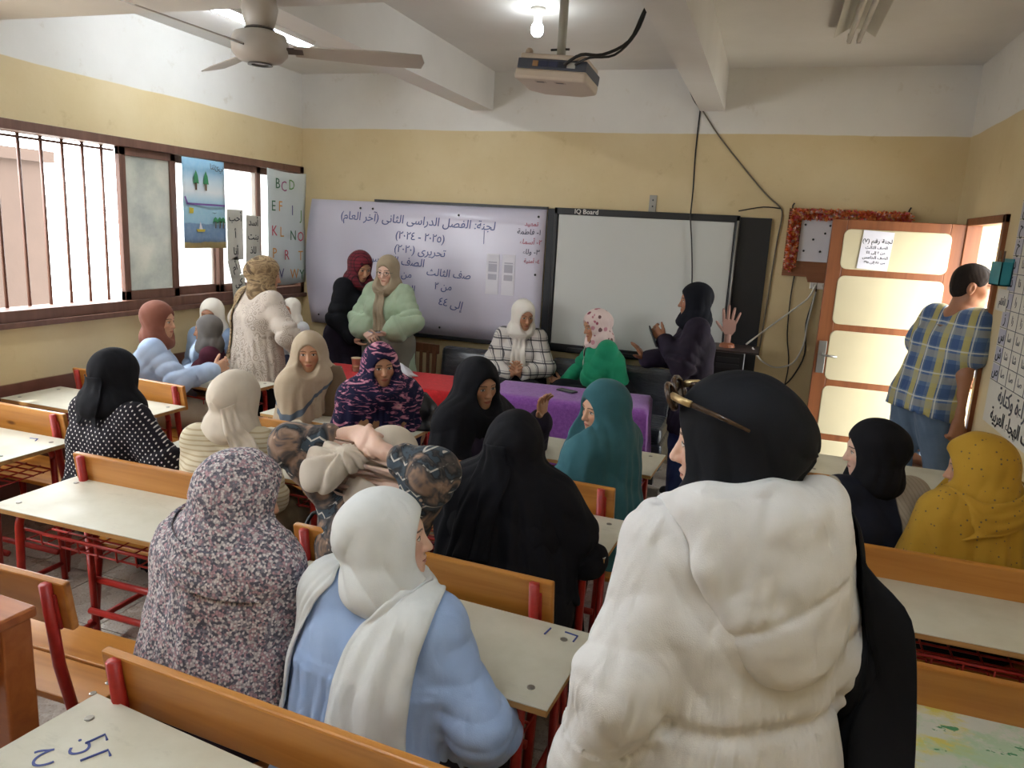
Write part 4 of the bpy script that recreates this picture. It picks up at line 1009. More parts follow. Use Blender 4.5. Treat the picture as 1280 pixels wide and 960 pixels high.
# ------------------------------------------------------------------ skeleton
def rotz(a): c, s = math.cos(a), math.sin(a); return np.array([[c, -s, 0], [s, c, 0], [0, 0, 1]])
def rotx(a): c, s = math.cos(a), math.sin(a); return np.array([[1, 0, 0], [0, c, -s], [0, s, c]])
def roty(a): c, s = math.cos(a), math.sin(a); return np.array([[c, 0, s], [0, 1, 0], [-s, 0, c]])
def nrm(v): v = np.asarray(v, float); return v/(np.linalg.norm(v)+1e-9)
def ik(S, Wt, L1, L2, pole):
    d = Wt-S; L = np.linalg.norm(d); L = min(L, (L1+L2)*.995); u = nrm(d); Wt = S+u*L
    x = (L1*L1-L2*L2+L*L)/(2*L); hgt = math.sqrt(max(L1*L1-x*x, 0)); p = np.asarray(pole, float); p = nrm(p-u*np.dot(p, u))
    return S+u*x+p*hgt, Wt
def skeleton(s=1., sit=False, pelvis=None, lean=0, side=0, twist=0, head=(0, 0, 0), wide=1., arms=None, legs=None, seat=.43, hips=0):
    """local frame: +y is the way the person faces, +x their right hand. head=(turn to own left, nod down, tilt to right), degrees"""
    K = {'s': s, 'wide': wide}
    P = np.array(pelvis if pelvis is not None else (0, 0, (seat+.095) if sit else .86*s), float)
    U = nrm((math.sin(rad(side)), math.sin(rad(lean)), math.cos(rad(lean)))); R0 = rotz(rad(hips)); Rt = rotz(rad(twist)) @ np.array([1., 0, 0]); Rt = nrm(Rt-U*np.dot(Rt, U)); Fw = np.cross(U, Rt)
    K.update(P=P, U=U, R=Rt, F=Fw, C=P+.30*s*U, N=P+.495*s*U, W=P+.14*s*U)
    T = rotz(rad(twist+head[0])) @ rotx(-rad(head[1]+lean*.35)) @ roty(rad(head[2]))
    K['HM'] = T.T      # rows: right, forward, up of the head
    K['H'] = K['N']+.045*s*U+s*(T @ np.array([0, .018, .088]))
    arms = arms or {}
    for sg, n in ((1, 'R'), (-1, 'L')):
        sh = K['N']-.062*s*U+sg*.150*s*wide*Rt; K['S'+n] = sh
        hp = P+R0 @ np.array([sg*.085*s, 0, 0]); K['P'+n] = hp
        a = arms.get(n, {})
        t = a.get('to')                 # wrist target: (right, forward, up) from the shoulder in the torso frame, or absolute 'at'
        if 'at' in a: wt = np.array(a['at'], float)
        else:
            t = t if t is not None else ((.05, .06, -.5) if not sit else (-.03, .3, -.30)); wt = sh+s*(sg*t[0]*Rt+t[1]*Fw+t[2]*U)
        pole = a.get('pole', (.35, -.35, -1)); pv = sg*pole[0]*Rt+pole[1]*Fw+pole[2]*U
        K['E'+n], K['W'+n] = ik(sh, wt, .27*s, .235*s, pv)
        K['hand'+n] = a
        lg = (legs or {}).get(n, {})
        if sit:
            kn = hp+R0 @ np.array([sg*lg.get('out', .05)*s, .40*s, lg.get('lift', -.02)]); an = kn+np.array([0, lg.get('fwd', .03), -(kn[2]-.085)])
        else:
            an = np.array([hp[0]+sg*lg.get('out', .02), lg.get('fwd', 0.), .085*s]); kn = (hp+an)/2+np.array([sg*.005, .03+abs(lg.get('fwd', 0))*.12, .0])
            an[1] += P[1]*.0
        K['K'+n], K['A'+n] = kn, an
    return K
def add_hand(sh, K, n):
    """palm, four jointed fingers of unequal length and a thumb set on the side of the palm"""
    sg = 1 if n == 'R' else -1; a = K['hand'+n]; s = K['s']*a.get('size', 1.); w = K['W'+n]; fa = nrm(w-K['E'+n])
    d = nrm(a['dir']) if 'dir' in a else fa
    pn = np.asarray(a.get('palm', -np.asarray(K['R'])*sg if 'dir' not in a else (0, 0, -1)), float); pn = nrm(pn-d*np.dot(pn, d))
    th = np.cross(d, pn)*sg; th = nrm(th)         # towards the thumb
    if a.get('flip'): th = -th
    curl = a.get('curl', 25); spread = a.get('spread', 4)
    kn = w+d*.085*s
    sh.cap(K['E'+n]*.15+w*.85, w, .026*s, .023*s, .02)
    for t, L in ((.03, 1), (.011, 1.02), (-.010, 1.), (-.029, .93)):
        sh.cap(w+th*t*.55*s+d*.012*s, w+d*.085*s*L+th*t*s, .0165*s, .0125*s, .014)
    tips = {}
    for t, L, sp, c0 in ((.031, .072, 1.5, 0), (.0105, .080, .4, 2), (-.0105, .074, -.6, 4), (-.031, .058, -1.8, 6)):
        b = w+d*(.083 if t > -.02 else .077)*s+th*t*s; ang = 0; p = b; dd = nrm(d+th*math.tan(rad(spread*sp)))
        rs = (.0095, .0088, .008, .0065)
        pts = [p-dd*.01*s]; 
        for j, (fr, cu) in enumerate(((.45, .8), (.31, 1.1), (.24, .8))):
            ang += rad((curl+c0)*cu); v = dd*math.cos(ang)+pn*math.sin(ang); p = p+v*L*fr*s; pts.append(p)
        sh.path(pts, [q*s for q in rs], .004)
    tb = w+d*.025*s+th*.026*s+pn*.006*s; to = a.get('thumb', 40)
    td = nrm(d*math.cos(rad(to))+th*math.sin(rad(to))+pn*.25); td2 = nrm(td+d*.35+pn*a.get('tcurl', .25))
    sh.path([tb-td*.012*s, tb+td*.036*s, tb+td*.036*s+td2*.028*s, tb+td*.036*s+td2*.05*s], [.0145*s, .0115*s, .0098*s, .0075*s], .008)
def add_head(sh, K, male=False, smile=0):
    s = K['s']; H, M = K['H'], K['HM']; g = lambda x, y, z: H+s*(M.T @ np.array([x, y, z]))
    r = lambda *v: tuple(q*s for q in v)
    jw = 1.08 if male else 1.
    sh.cap(K['N']-K['U']*.03*s, g(0, -.018, -.055), .058*s*jw, .052*s*jw, .03)
    sh.ell(g(0, -.012, .026), r(.0745, .094, .086), M, .02)
    sh.ell(g(0, .022, -.034), r(.060*jw, .062, .076), M, .03)
    for sg in (-1, 1):
        sh.cap(g(sg*.046*jw, .0, -.062), g(sg*.012, .058, -.093), .020*s*jw, .018*s, .03)
        sh.ell(g(sg*.036, .056, -.027+.004*smile), r(.024, .022, .024), M, .025)
    sh.ell(g(0, .066, -.095), r(.019*jw, .017, .016), M, .02)
    sh.ell(g(0, .066, -.063), r(.028, .022, .026), M, .02)
    sh.cap(g(-.034, .070, .019), g(.034, .070, .019), .0135*s, None, .018)
    for sg in (-1, 1): sh.ell(g(sg*.031, .096, -.001), r(.019, .016, .0125), M, .014, '-')
    for sg in (-1, 1): sh.ell(g(sg*.031, .0685, -.001), r(.0145, .0145, .0125), M, .003)
    sh.cap(g(0, .081, .006), g(0, .103, -.034), .0075*s, .0105*s*jw, .012)
    for sg in (-1, 1): sh.ell(g(sg*.0105, .092, -.037), r(.0085, .0095, .0075), M, .006)
    sh.ell(g(0, .087, -.0595), r(.021+.004*smile, .0085, .0052), M, .004); sh.ell(g(0, .0855, -.0705), r(.018+.003*smile, .009, .0068), M, .004)
    sh.cap(g(-.019, .0955, -.0648), g(.019, .0955, -.0648), .0018*s, None, .003, '-')
    if male:
        for sg in (-1, 1):
            sh.ell(g(sg*.078, -.008, -.012), r(.010, .019, .032), M, .006); sh.ell(g(sg*.086, -.002, -.010), r(.006, .010, .018), M, .004, '-')
def body_shape(K, male=False, bare_arm=True, smile=0, legs=True):
    sh = Shape(); s, wd = K['s'], K['wide']; R, F, U = K['R'], K['F'], K['U']
    for sg in (-1, 1):
        sh.cap(K['P']+R*sg*.07*s*wd, K['C']+R*sg*.075*s*wd, .10*s*wd, .098*s*wd, .06)
        sh.cap(K['C']+R*sg*.07*s*wd, K['N']-U*.06*s+R*sg*.09*s*wd, .095*s, .055*s, .06)
    for sg, n in ((1, 'R'), (-1, 'L')):
        sh.cap(K['N']-U*.035*s, K['S'+n], .048*s, .05*s, .04)
        sh.cap(K['S'+n], K['E'+n], .047*s, .037*s, .03); sh.cap(K['E'+n], K['W'+n], .036*s, .0235*s, .02)
        if legs:
            sh.cap(K['P'+n], K['K'+n], .082*s*wd, .055*s, .05); sh.cap(K['K'+n], K['A'+n], .052*s, .035*s, .03)
            sh.cap(K['A'+n]+np.array([0, -.03, -.045]), K['A'+n]+np.array([0, .13, -.055]), .034*s, .026*s, .03)
        add_hand(sh, K, n)
    add_head(sh, K, male, smile)
    return sh

# ------------------------------------------------------------------ fold functions (real relief, evaluated on the surface)
def wob(P, f, ph):     # cheap smooth pseudo-noise
    x, y, z = P[:, 0]*f, P[:, 1]*f, P[:, 2]*f
    return (np.sin(x+1.7*np.sin(y*.9+ph)+ph)+np.sin(y*1.1+1.3*np.sin(z*.8+ph*2)+1.3*ph)+np.sin(z*.9+1.5*np.sin(x*.7+ph)+.7*ph))/3
def crease(x): return np.abs(np.sin(x))-.62       # rounded ridges, sharp valleys
def fold_post(amp, f=22, ph=0., vert=0, z0=None, z1=None, axis=None, nv=18, K=None):
    """cloth relief of about amp metres; vert: hanging folds that grow from z0 down to z1 around the vertical axis;
    K: skeleton - adds creases across the sleeves, tightest at the elbows"""
    def post(P, d):
        m = np.abs(d) < .08
        if not m.any(): return d
        Q = P[m]; wb = wob(Q, 6.5, ph)
        patch = np.clip(wob(Q, 8, ph+3)*1.6+.55, 0, 1)
        w = -amp*.62*patch*crease((Q[:, 0]*.85+Q[:, 1]*.5+Q[:, 2]*.4)*f*1.75+4.2*wb+ph)+amp*.45*wob(Q*A(1, 1, .6), f, ph)
        if vert:
            th = np.arctan2(Q[:, 1]-axis[1], Q[:, 0]-axis[0]); t = np.clip((z0-Q[:, 2])/(z0-z1), 0, 1.2)
            w = w-vert*t*(crease(nv*.5*th+1.2*np.sin(3*th+ph)+1.1*wb)+.35*np.sin(nv*1.9*th+ph*3))
        if K is not None:
            sl = np.zeros(len(Q), f32); msk = np.zeros(len(Q), f32); s = K['s']
            ta = np.clip(((Q-A(K['P'])) @ A(K['U']))/(.45*s), 0, 1); dt = np.linalg.norm(Q-(A(K['P'])+ta[:, None]*A(K['U'])*f32(.45*s)), axis=1)-.13*s
            for n in 'RL':
                for a, b, L0 in ((K['S'+n], K['E'+n], 0.), (K['E'+n], K['W'+n], .27)):
                    a, b = A(a), A(b); ba = b-a; t = np.clip(((Q-a) @ ba)/np.dot(ba, ba), 0, 1); r = np.linalg.norm(Q-(a+t[:, None]*ba), axis=1)
                    k = np.clip((dt-r+.06)/.05, 0, 1)*(r < .13); L = L0+t*(.27 if L0 == 0 else .235)
                    v = crease(L*42+2.6*wob(Q, 11, ph)+ph)*(.3+.9*np.exp(-((L-.27)/.09)**2)); up = k > msk; sl = np.where(up, v, sl); msk = np.maximum(msk, k)
            w = w*(1-.6*msk)-amp*1.15*sl*msk
        d = d.copy(); d[m] += w.astype(f32); return d
    return post
def catmull(P, n):
    P = np.asarray(P, float); out = []
    m = len(P)-1
    for i in range(n+1):
        t = i/n*m; k = min(int(t), m-1); t -= k; p0, p1, p2, p3 = P[max(k-1, 0)], P[k], P[k+1], P[min(k+2, m)]
        out.append(.5*((2*p1)+(p2-p0)*t+(2*p0-5*p1+4*p2-p3)*t*t+(3*p1-p0-3*p2+p3)*t**3))
    return np.array(out)
def grid_sheet(P, thick, name, mat, parent):
    nu, nv = P.shape[0]-1, P.shape[1]-1
    return sheet(lambda u, v: P[int(round(u*nu)), int(round(v*nv))], nu, nv, thick, name, mat, parent)
def tail(parent, name, pts, ws, side, shapes, mat, nu=44, nv=20, amp=.006, nf=3., off=.007, cling=.5, thick=.004, ph=0.):
    """a scarf end laid over the clothes: a strip along pts whose points are pushed out of (and settled onto) the layers below"""
    c = catmull(pts, nu); w = catmull([[q] for q in ws], nu)[:, 0]
    sd = catmull([nrm(q) for q in side] if isinstance(side, list) else [nrm(side)]*len(pts), nu)
    v = np.linspace(-1, 1, nv+1); u = np.linspace(0, 1, nu+1)
    P = (c[:, None, :]+sd[:, None, :]*(w[:, None]*v[None, :])[:, :, None]).astype(f32)
    fo = amp*(crease(nf*v[None, :]*PI/2+.9*np.sin(u[:, None]*5+ph)+ph)+.6+.35*np.sin(nf*3.1*v[None, :]+u[:, None]*7+ph))*np.clip(u[:, None]*3, .25, 1)
    tgt = (off+fo).astype(f32).ravel(); X = P.reshape(-1, 3).copy()
    ev = lambda Y: np.min([q.ev(Y) for q in shapes], 0); e = f32(.004)
    for it in range(7):
        d = ev(X); g = np.stack([ev(X+A(e, 0, 0))-d, ev(X+A(0, e, 0))-d, ev(X+A(0, 0, e))-d], 1)/e; g /= np.maximum(np.linalg.norm(g, axis=1, keepdims=True), .3)
        df = tgt-d; mv = np.where(df > 0, df, np.where(d < .09, df*cling, 0)); X = X+g*np.clip(mv, -.03, .04)[:, None]
    X = X.reshape(P.shape)
    for _ in range(4):
        Y = X.copy(); Y[1:-1] = .5*X[1:-1]+.25*(X[2:]+X[:-2]); X = Y
        if _ < 2: Y = X.copy(); Y[:, 1:-1] = .7*X[:, 1:-1]+.15*(X[:, 2:]+X[:, :-2]); X = Y
    return grid_sheet(X, thick, name, mat, parent)

# ------------------------------------------------------------------ skin
def skin_mat():
    b = NB('skin'); tone = b.n('ShaderNodeObjectInfo', 1)
    hl = b.n('ShaderNodeAttribute', 1, {'attribute_name': 'hl'}); co = b.coord()
    x, y, z = b.xyz(hl); ax = b.math('ABSOLUTE', x)
    mot = b.noise(co, 40, 4); c = b.mix(b.mul(mot, .22), tone, '7a4a34')
    nd = b.t.nodes.new('ShaderNodeMix'); nd.data_type = 'RGBA'; nd.blend_type = 'MULTIPLY'
    b.set(nd, 0, b.mul(b.step(y, .03, .06), .3)); b.set(nd, 6, c)
    d2 = b.add(b.math('POWER', b.mul(b.sub(ax, .036), 30.), 2.0), b.math('POWER', b.mul(b.add(z, .032), 36.), 2.0))
    cheek = b.step(d2, .9, .0); b.set(nd, 7, b.mix(cheek, (1., 1., 1.), 'eaa898')); c = nd.outputs[2]
    face = b.step(y, .045, .05)
    def lens(cx, cz, hw, hh, power=2.0):        # almond mask
        u = b.math('DIVIDE', b.sub(ax, cx), hw); p = b.sub(1.0, b.mul(u, u)); hgt = b.mul(b.math('MAXIMUM', p, 0.0), hh)
        return hgt, b.sub(z, cz)
    # lips
    hu, dz = lens(0, -.0648, .0235, .0085)
    lip = b.mul(b.step(b.sub(hu, b.math('ABSOLUTE', b.add(dz, .001))), .0, .0012), face)
    lipc = b.mix(.62, c, 'a8453f'); c = b.mix(lip, c, lipc)
    seam = b.mul(b.step(b.math('ABSOLUTE', dz), .0013, .0005), b.mul(b.step(ax, .0225, .0205), face)); c = b.mix(seam, c, '5a2820')
    # eyes
    hu, dz = lens(.031, -.001, .0155, .0062)
    eye = b.mul(b.step(b.sub(hu, b.math('ABSOLUTE', dz)), -.0002, .0008), face); c = b.mix(eye, c, 'd9d0c6')
    r2 = b.math('SQRT', b.add(b.math('POWER', b.sub(ax, .031), 2.0), b.math('POWER', dz, 2.0)))
    iris = b.mul(eye, b.step(r2, .0062, .0055)); c = b.mix(iris, c, '2a1a12')
    lash = b.mul(b.mul(b.step(b.math('ABSOLUTE', b.sub(dz, b.add(hu, .0002))), .0019, .0009), b.step(hu, .0002, .0008)), face); c = b.mix(lash, c, '1e1512')
    low = b.mul(b.mul(b.step(b.math('ABSOLUTE', b.add(dz, hu)), .0011, .0003), b.step(hu, .0002, .0012)), face); c = b.mix(b.mul(low, .6), c, '4a2c22')
    # brows
    hu, dz = lens(.033, .0175, .023, .0055)
    br = b.mul(b.mul(b.step(b.math('ABSOLUTE', b.sub(dz, hu)), .0030, .0018), b.step(hu, .0002, .0012)), face); c = b.mix(b.mul(br, .85), c, '2a1c15')
    b.base(c); b.p(Roughness=.48, Subsurface_Weight=.12, Subsurface_Radius=(.02, .008, .005), Subsurface_Scale=.5)
    b.bump(b.noise(co, 260, 3), .06, .002)
    return b.m
M_skin = skin_mat()

# ------------------------------------------------------------------ cloth materials
def cloth(name, c1, c2=None, pat=None, rough=.85, weave=350, wr=.25, sheen=.15, bd=.016):
    b = NB(name); co = b.coord()
    c = b.ramp(b.noise(co, 9, 4), [(.3, c1), (.7, c2 or c1)]); dark = sum(lin(c1)) < .12
    if pat: c = pat(b, co, c)
    b.base(c); b.p(Roughness=rough, Sheen_Weight=0. if dark else sheen*.6, Sheen_Roughness=.4, Specular_IOR_Level=.25 if dark else .4)
    m1 = b.mapping(co, (1, 1, .5), (.3, .2, 0)); r1 = b.sub(b.noise(m1, 7, 1.5, .4, .8), .5); r2 = b.sub(b.noise(m1, 17, 1.5, .4, .6), .5)
    h = b.add(b.add(b.mul(b.mul(r1, r1), -9.), b.mul(b.mul(r2, r2), -3.)), b.mul(b.noise(co, weave, 2), .04))
    b.bump(h, min(1., wr*1.5), bd); return b.m
def vor(b, co, scale, out=0, feat='F1', rnd=1.):
    return b.n('ShaderNodeTexVoronoi', out, {'feature': feat}, Vector=co, Scale=scale, Randomness=rnd)
def pat_speckle(b, co, c):
    v = b.xyz(vor(b, co, 150, 1))[0]
    sp = b.ramp(v, [(0, '5a5a66'), (.22, '77727c'), (.30, 'ded6d4'), (.62, 'd2c6c4'), (.64, 'c09aa0'), (.82, 'ab8f96'), (.88, '8a8690')], 'CONSTANT')
    e = b.step(vor(b, co, 150), .36, .5); return b.mix(b.mul(e, .4), sp, '55535e')
def pat_dots(size, r, col, axes='xz'):
    def f(b, co, c):
        x, y, z = b.xyz(co); u = b.math('DIVIDE', b.add(x, b.mul(y, .6)), size); w = b.math('DIVIDE', z, size)
        a = b.add(u, w); d = b.sub(u, w)
        fa = b.sub(b.math('FRACT', a), .5); fd = b.sub(b.math('FRACT', d), .5)
        q = b.math('SQRT', b.add(b.mul(fa, fa), b.mul(fd, fd))); return b.mix(b.step(q, r, r-.05), c, col)
    return f
def pat_voro_dots(scale, r, col, rnd=.6):
    return lambda b, co, c: b.mix(b.step(vor(b, co, scale, rnd=rnd), r, r-.04), c, col)
def pat_stripes(per, col, duty=.35, ax=2, dist=0.):
    def f(b, co, c):
        v = b.xyz(co)[ax]
        if dist: v = b.add(v, b.mul(b.sub(b.noise(co, 7, 3), .5), dist))
        fr = b.math('FRACT', b.math('DIVIDE', v, per)); return b.mix(b.mul(b.step(fr, duty+.03, duty), 1.), c, col)
    return f
def pat_plaid(specs):
    """specs: (axis, period, lo, hi, colour, strength)"""
    def f(b, co, c):
        X = b.xyz(co); u = b.add(X[0], b.mul(X[1], .7)); A_ = {'u': u, 'z': X[2]}
        for ax, per, lo, hi, col, st in specs:
            fr = b.math('FRACT', b.math('DIVIDE', A_[ax], per)); m = b.mul(b.math('GREATER_THAN', fr, lo), b.math('LESS_THAN', fr, hi)); c = b.mix(b.mul(m, st), c, col)
        return c
    return f
def pat_brush(cols, sc=(7, 7, 22), dist=2.2, lo=.42):
    def f(b, co, c):
        n = b.noise(b.mapping(co, sc, (.2, .5, .1)), 1.6, 4, .6, dist); st = [(0, cols[0]), (lo, cols[0])]
        k = len(cols)-1
        for i, q in enumerate(cols[1:]): st += [(lo+.02+i*(.3/k), q)]
        return b.ramp(n, st)
    return f
def pat_paisley(col1, col2, scale=16):
    def f(b, co, c):
        v = vor(b, b.mapping(co, (1, 1, 1)), scale); w = b.math('SINE', b.mul(v, 26.)); n = b.noise(co, scale*.5, 3)
        m = b.mul(b.step(w, .35, .6), b.step(n, .42, .5)); c = b.mix(m, c, col1); return b.mix(b.mul(b.step(v, .16, .1), b.step(n, .42, .5)), c, col2)
    return f
def pat_floral(cols, scale=14):
    def f(b, co, c):
        v = b.xyz(vor(b, co, scale, 1))[0]; d = vor(b, co, scale); n = b.noise(co, 30, 3)
        for i, q in enumerate(cols):
            lo = .2+.7*i/len(cols); m = b.mul(b.mul(b.math('GREATER_THAN', v, lo), b.math('LESS_THAN', v, lo+.5/len(cols))), b.step(b.add(d, b.mul(n, .35)), .66, .56)); c = b.mix(m, c, q)
        return c
    return f

# ------------------------------------------------------------------ garment shapes
def torso(sh, K, o, hem, flare=0., bust=.02, back=0., k=.06):
    s, wd = K['s'], K['wide']; R, F, U = K['R'], K['F'], K['U']
    for sg in (-1, 1):
        sh.cap(K['P']+R*sg*.075*s*wd, K['W']+R*sg*.06*s*wd, (.105+o)*s*wd, (.095+o)*s*wd, k)
        sh.cap(K['W']+R*sg*.06*s*wd, K['C']+R*sg*.075*s*wd, (.095+o)*s*wd, (.10+o)*s*wd, k)
        sh.cap(K['C']+R*sg*.075*s*wd, K['N']-U*.07*s+R*sg*.09*s*wd, (.098+o)*s, (.055+o*.8)*s, k)
        if bust: sh.ell(K['C']+R*sg*.075*s+F*.085*s*wd, ((.07+bust)*s,)*3, None, .05)
        if hem < -.02: sh.cap(K['P']+R*sg*.075*s*wd, K['P']+U*hem*s+R*sg*(.08+flare*.5)*s*wd, (.105+o)*s*wd, (.105+o+flare)*s*wd, k)
def sleeves(sh, K, rs=(.066, .056, .044), upto=.9, k=.035, only='RL', puff=0):
    s = K['s']; U = K['U']
    for n in only:
        S, E, W = K['S'+n], K['E'+n], K['W'+n]
        sh.cap(K['N']-U*.062*s, S, .05*s, rs[0]*s*.88, .05)
        if upto <= 0: sh.cap(S, S+(E-S)*.55, rs[0]*s, rs[1]*s*1.15, k); continue
        sh.cap(S, E, rs[0]*s*.88, rs[1]*s, k)
        e = E+(W-E)*min(upto, 1.)
        if puff:
            sh.cap(E, E+(e-E)*.7, rs[1]*s, (rs[1]+puff)*s, k); sh.cap(E+(e-E)*.7, e, (rs[1]+puff)*s, rs[2]*s, k)
        else: sh.cap(E, e, rs[1]*s, rs[2]*s, k)
def top_shape(K, o=.012, hem=-.05, flare=0., rs=(.066, .056, .044), upto=.9, bust=.01, amp=.006, f=24, ph=0., vert=0, puff=0, nv=16):
    sh = Shape(); torso(sh, K, o, hem, flare, bust); sleeves(sh, K, rs, upto, puff=puff)
    s = K['s']
    if hem < -.02: sh.half(K['P']+K['U']*hem*s, -K['U'], .006)
    sh.post = fold_post(amp*1.25, f, ph, vert, float(K['C'][2]), float(K['P'][2]+hem*s), K['P'], nv, K); return sh
def trouser_shape(K, rs=(.105, .078, .07), amp=.006, ph=0., upto=1.):
    sh = Shape(); s, wd = K['s'], K['wide']
    sh.cap(K['PR']+K['U']*.05*s, K['PL']+K['U']*.05*s, (.1)*s*wd, None, .05)
    for n in 'RL':
        sh.cap(K['P'+n], K['K'+n], rs[0]*s*wd, rs[1]*s, .03); sh.cap(K['K'+n], K['A'+n]+np.array([0, 0, .0]), rs[1]*s, rs[2]*s, .02)
    sh.half((0, 0, .05), (0, 0, -1), .004)
    sh.post = fold_post(amp, 26, ph); return sh
def skirt_shape(K, sit, r0=.13, r1=.2, amp=.006, ph=0., z1=.03, vert=.012, k=.12):
    sh = Shape(); s, wd = K['s'], K['wide']
    for n in 'RL':
        sh.cap(K['W']*.5+K['P'+n]*.5, K['P'+n], .11*s*wd, r0*s*wd, k)
        sh.cap(K['P'+n], K['K'+n], r0*s*wd, (r0*.8 if sit else (r0+r1)/2)*s, k)
        e = K['A'+n]*1.; e[2] = .02
        sh.cap(K['K'+n], e, (r0*.8 if sit else (r0+r1)/2)*s, r1*s*(.75 if sit else 1), k)
    sh.half((0, 0, z1), (0, 0, -1), .004)
    sh.post = fold_post(amp, 20, ph, vert, float(K['P'][2]), .05, (K['KR']+K['KL'])/2 if sit else K['P'], 14); return sh
def hijab_shape(K, vol=0., neck=.085, drape=(.15, .13, .07), cape=None, bun=0., amp=.0022, ph=0., face=True, tails=(), chin=0., nv=13, open_w=1., peak=0., capamp=.008, capvert=.016, ffold=105.):
    s = K['s']; H, M, N, U, R, F = K['H'], K['HM'], K['N'], K['U'], K['R'], K['F']; wd = K['wide']
    g = lambda x, y, z: H+s*(M.T @ np.array([x, y, z])); r = lambda *v: tuple(q*s for q in v)
    sh = Shape()
    sh.ell(g(0, -.022, .027), r(.091+vol, .110+vol, .101+vol), M, .03)
    if peak: sh.cap(g(0, .06, .082), g(0, .0, .10), .022*s, .03*s, .04)
    sh.ell(g(0, .004, -.047), r(.084+vol, .078, .090), M, .035)
    if bun: sh.ell(g(0, -.10, -.005), r(.058+bun*.4, .045+bun, .06+bun*.4), M, .05)
    sh.cap(g(0, -.016, -.06), N+U*.005*s, (.080+vol)*s, (neck+.014)*s, .045)
    sh.ell(N+U*.03*s+F*.01*s, r(neck+.022, neck+.018, .042), np.stack([R, F, U]), .035)
    if cape:
        sh.cap(g(0, -.03, -.03), N-U*.05*s-F*.015*s, (.092+vol)*s, .125*s*min(wd, 1.1), .07)
    B = np.stack([R, F, U])
    sh.ell(N+F*.02*s-U*.02*s, r(*drape), B, .06)
    z1 = float(N[2]-.12)
    if cape:
        L, wdt = cape['len'], cape.get('r', .06)
        for sg, n in ((1, 'R'), (-1, 'L')):
            S, E = K['S'+n], K['E'+n]; ar = cape.get('arm', .8)
            sh.cap(N-U*.02*s, S, .085*s, (.07+wdt*.3)*s, .07)
            if ar > 0: sh.cap(S, S+(E-S)*ar, (.07+wdt*.3)*s, (.06+wdt)*s, .07)
            lo = N-U*L*s
            sh.cap(K['C']+R*sg*.085*s*wd+U*.08*s, lo+R*sg*(.09+wdt*.5)*s*wd, .10*s*wd, (.10+wdt)*s*wd, .08)
            if sg > 0: sh.cap(K['C']-F*.03*s, lo-F*.03*s, .13*s*wd, (.15+wdt*.6)*s*wd, .08)
            if ar >= .95 and cape.get('fore', 0) > 0: sh.cap(E, E+(K['W'+n]-E)*cape['fore'], (.06+wdt)*s, (.05+wdt)*s, .06)
        z1 = float(N[2]-L*s)
    K['tails'] = tails
    ax = g(0, 0, 0)
    def post(P, d):
        m = np.abs(d) < .07
        if not m.any(): return d
        Q = P[m]; q = (Q-A(H)) @ np.asarray(M, f32).T
        t = np.clip((float(N[2])+.02-Q[:, 2])/.1, 0, 1)        # 0 on the head, 1 on the drape
        phi = np.arctan2(q[:, 2]+.03, q[:, 0])
        w = -amp*1.7*(1-t)*crease(q[:, 1]*ffold*.5+q[:, 2]*18+1.6*np.sin(2*phi+ph)+1.4*wob(Q, 9, ph))*np.clip((.075-q[:, 2])/.10, .08, 1)
        w = w+amp*.9*wob(Q, 26, ph)
        if cape:
            th = np.arctan2(Q[:, 1]-N[1], Q[:, 0]-N[0]); tt = np.clip((float(N[2])-Q[:, 2])/max(float(N[2])-z1, .1), 0, 1.15)
            w = w-t*(capvert*1.2*(.25+.75*tt)*(crease(nv*.55*th+1.3*np.sin(2*th+ph)+1.3*wob(Q, 5, ph))+.3*np.sin(nv*2.1*th+ph*2))+capamp*crease(Q[:, 2]*17+(Q[:, 0]-N[0])*14+2.4*wob(Q, 7, ph+1))*.8)
        else: w = w-t*capamp*crease(Q[:, 2]*38+2.5*wob(Q, 9, ph)+ph)*.8
        d = d.copy(); d[m] += w.astype(f32); return d
    pre = []
    if cape: sh.half(N-U*(cape['len']*s)+F*0, -(U+F*cape.get('slope', 0.)), .012)
    sh.post = post
    if face:
        sh2 = sh; cutM = np.asarray(M, f32); cc = A(g(0, .15, -.025-chin)); rr = A(r(.079*open_w, .116, .105+chin*.5)); p0 = sh.post
        def post2(P, d):
            d = p0(P, d); e = P-cc; m = np.flatnonzero(np.einsum('ij,ij->i', e, e) < (.17*s)**2)
            if len(m):
                v = Shape.prim(('e', cc, rr, cutM), P[m]); d = d.copy(); d[m] = -smin(-d[m], v, .010)
            return d
        sh.post = post2
    return sh
def shoe_pair(K, mat, parent, h=.007):
    for n in 'RL':
        sh = Shape(); a = K['A'+n]; s = K['s']
        sh.cap(a+np.array([0, -.05, -.05]), a+np.array([0, .12, -.055]), .04*s, .036*s, .03); sh.cap(a, a+np.array([0, -.03, -.04]), .045*s, .04*s, .03)
        sh.half((0, 0, .012), (0, 0, -1), .004); me, _ = sh.mesh(h, 'shoe'); so = link('shoe', me, parent, mat)
        MB().bx(-.042*s, .042*s, -.1, .165, 0.0, .016).build('sole', M_white_pl, so, bevel=.006).location = (a[0], a[1]+.0, .0)

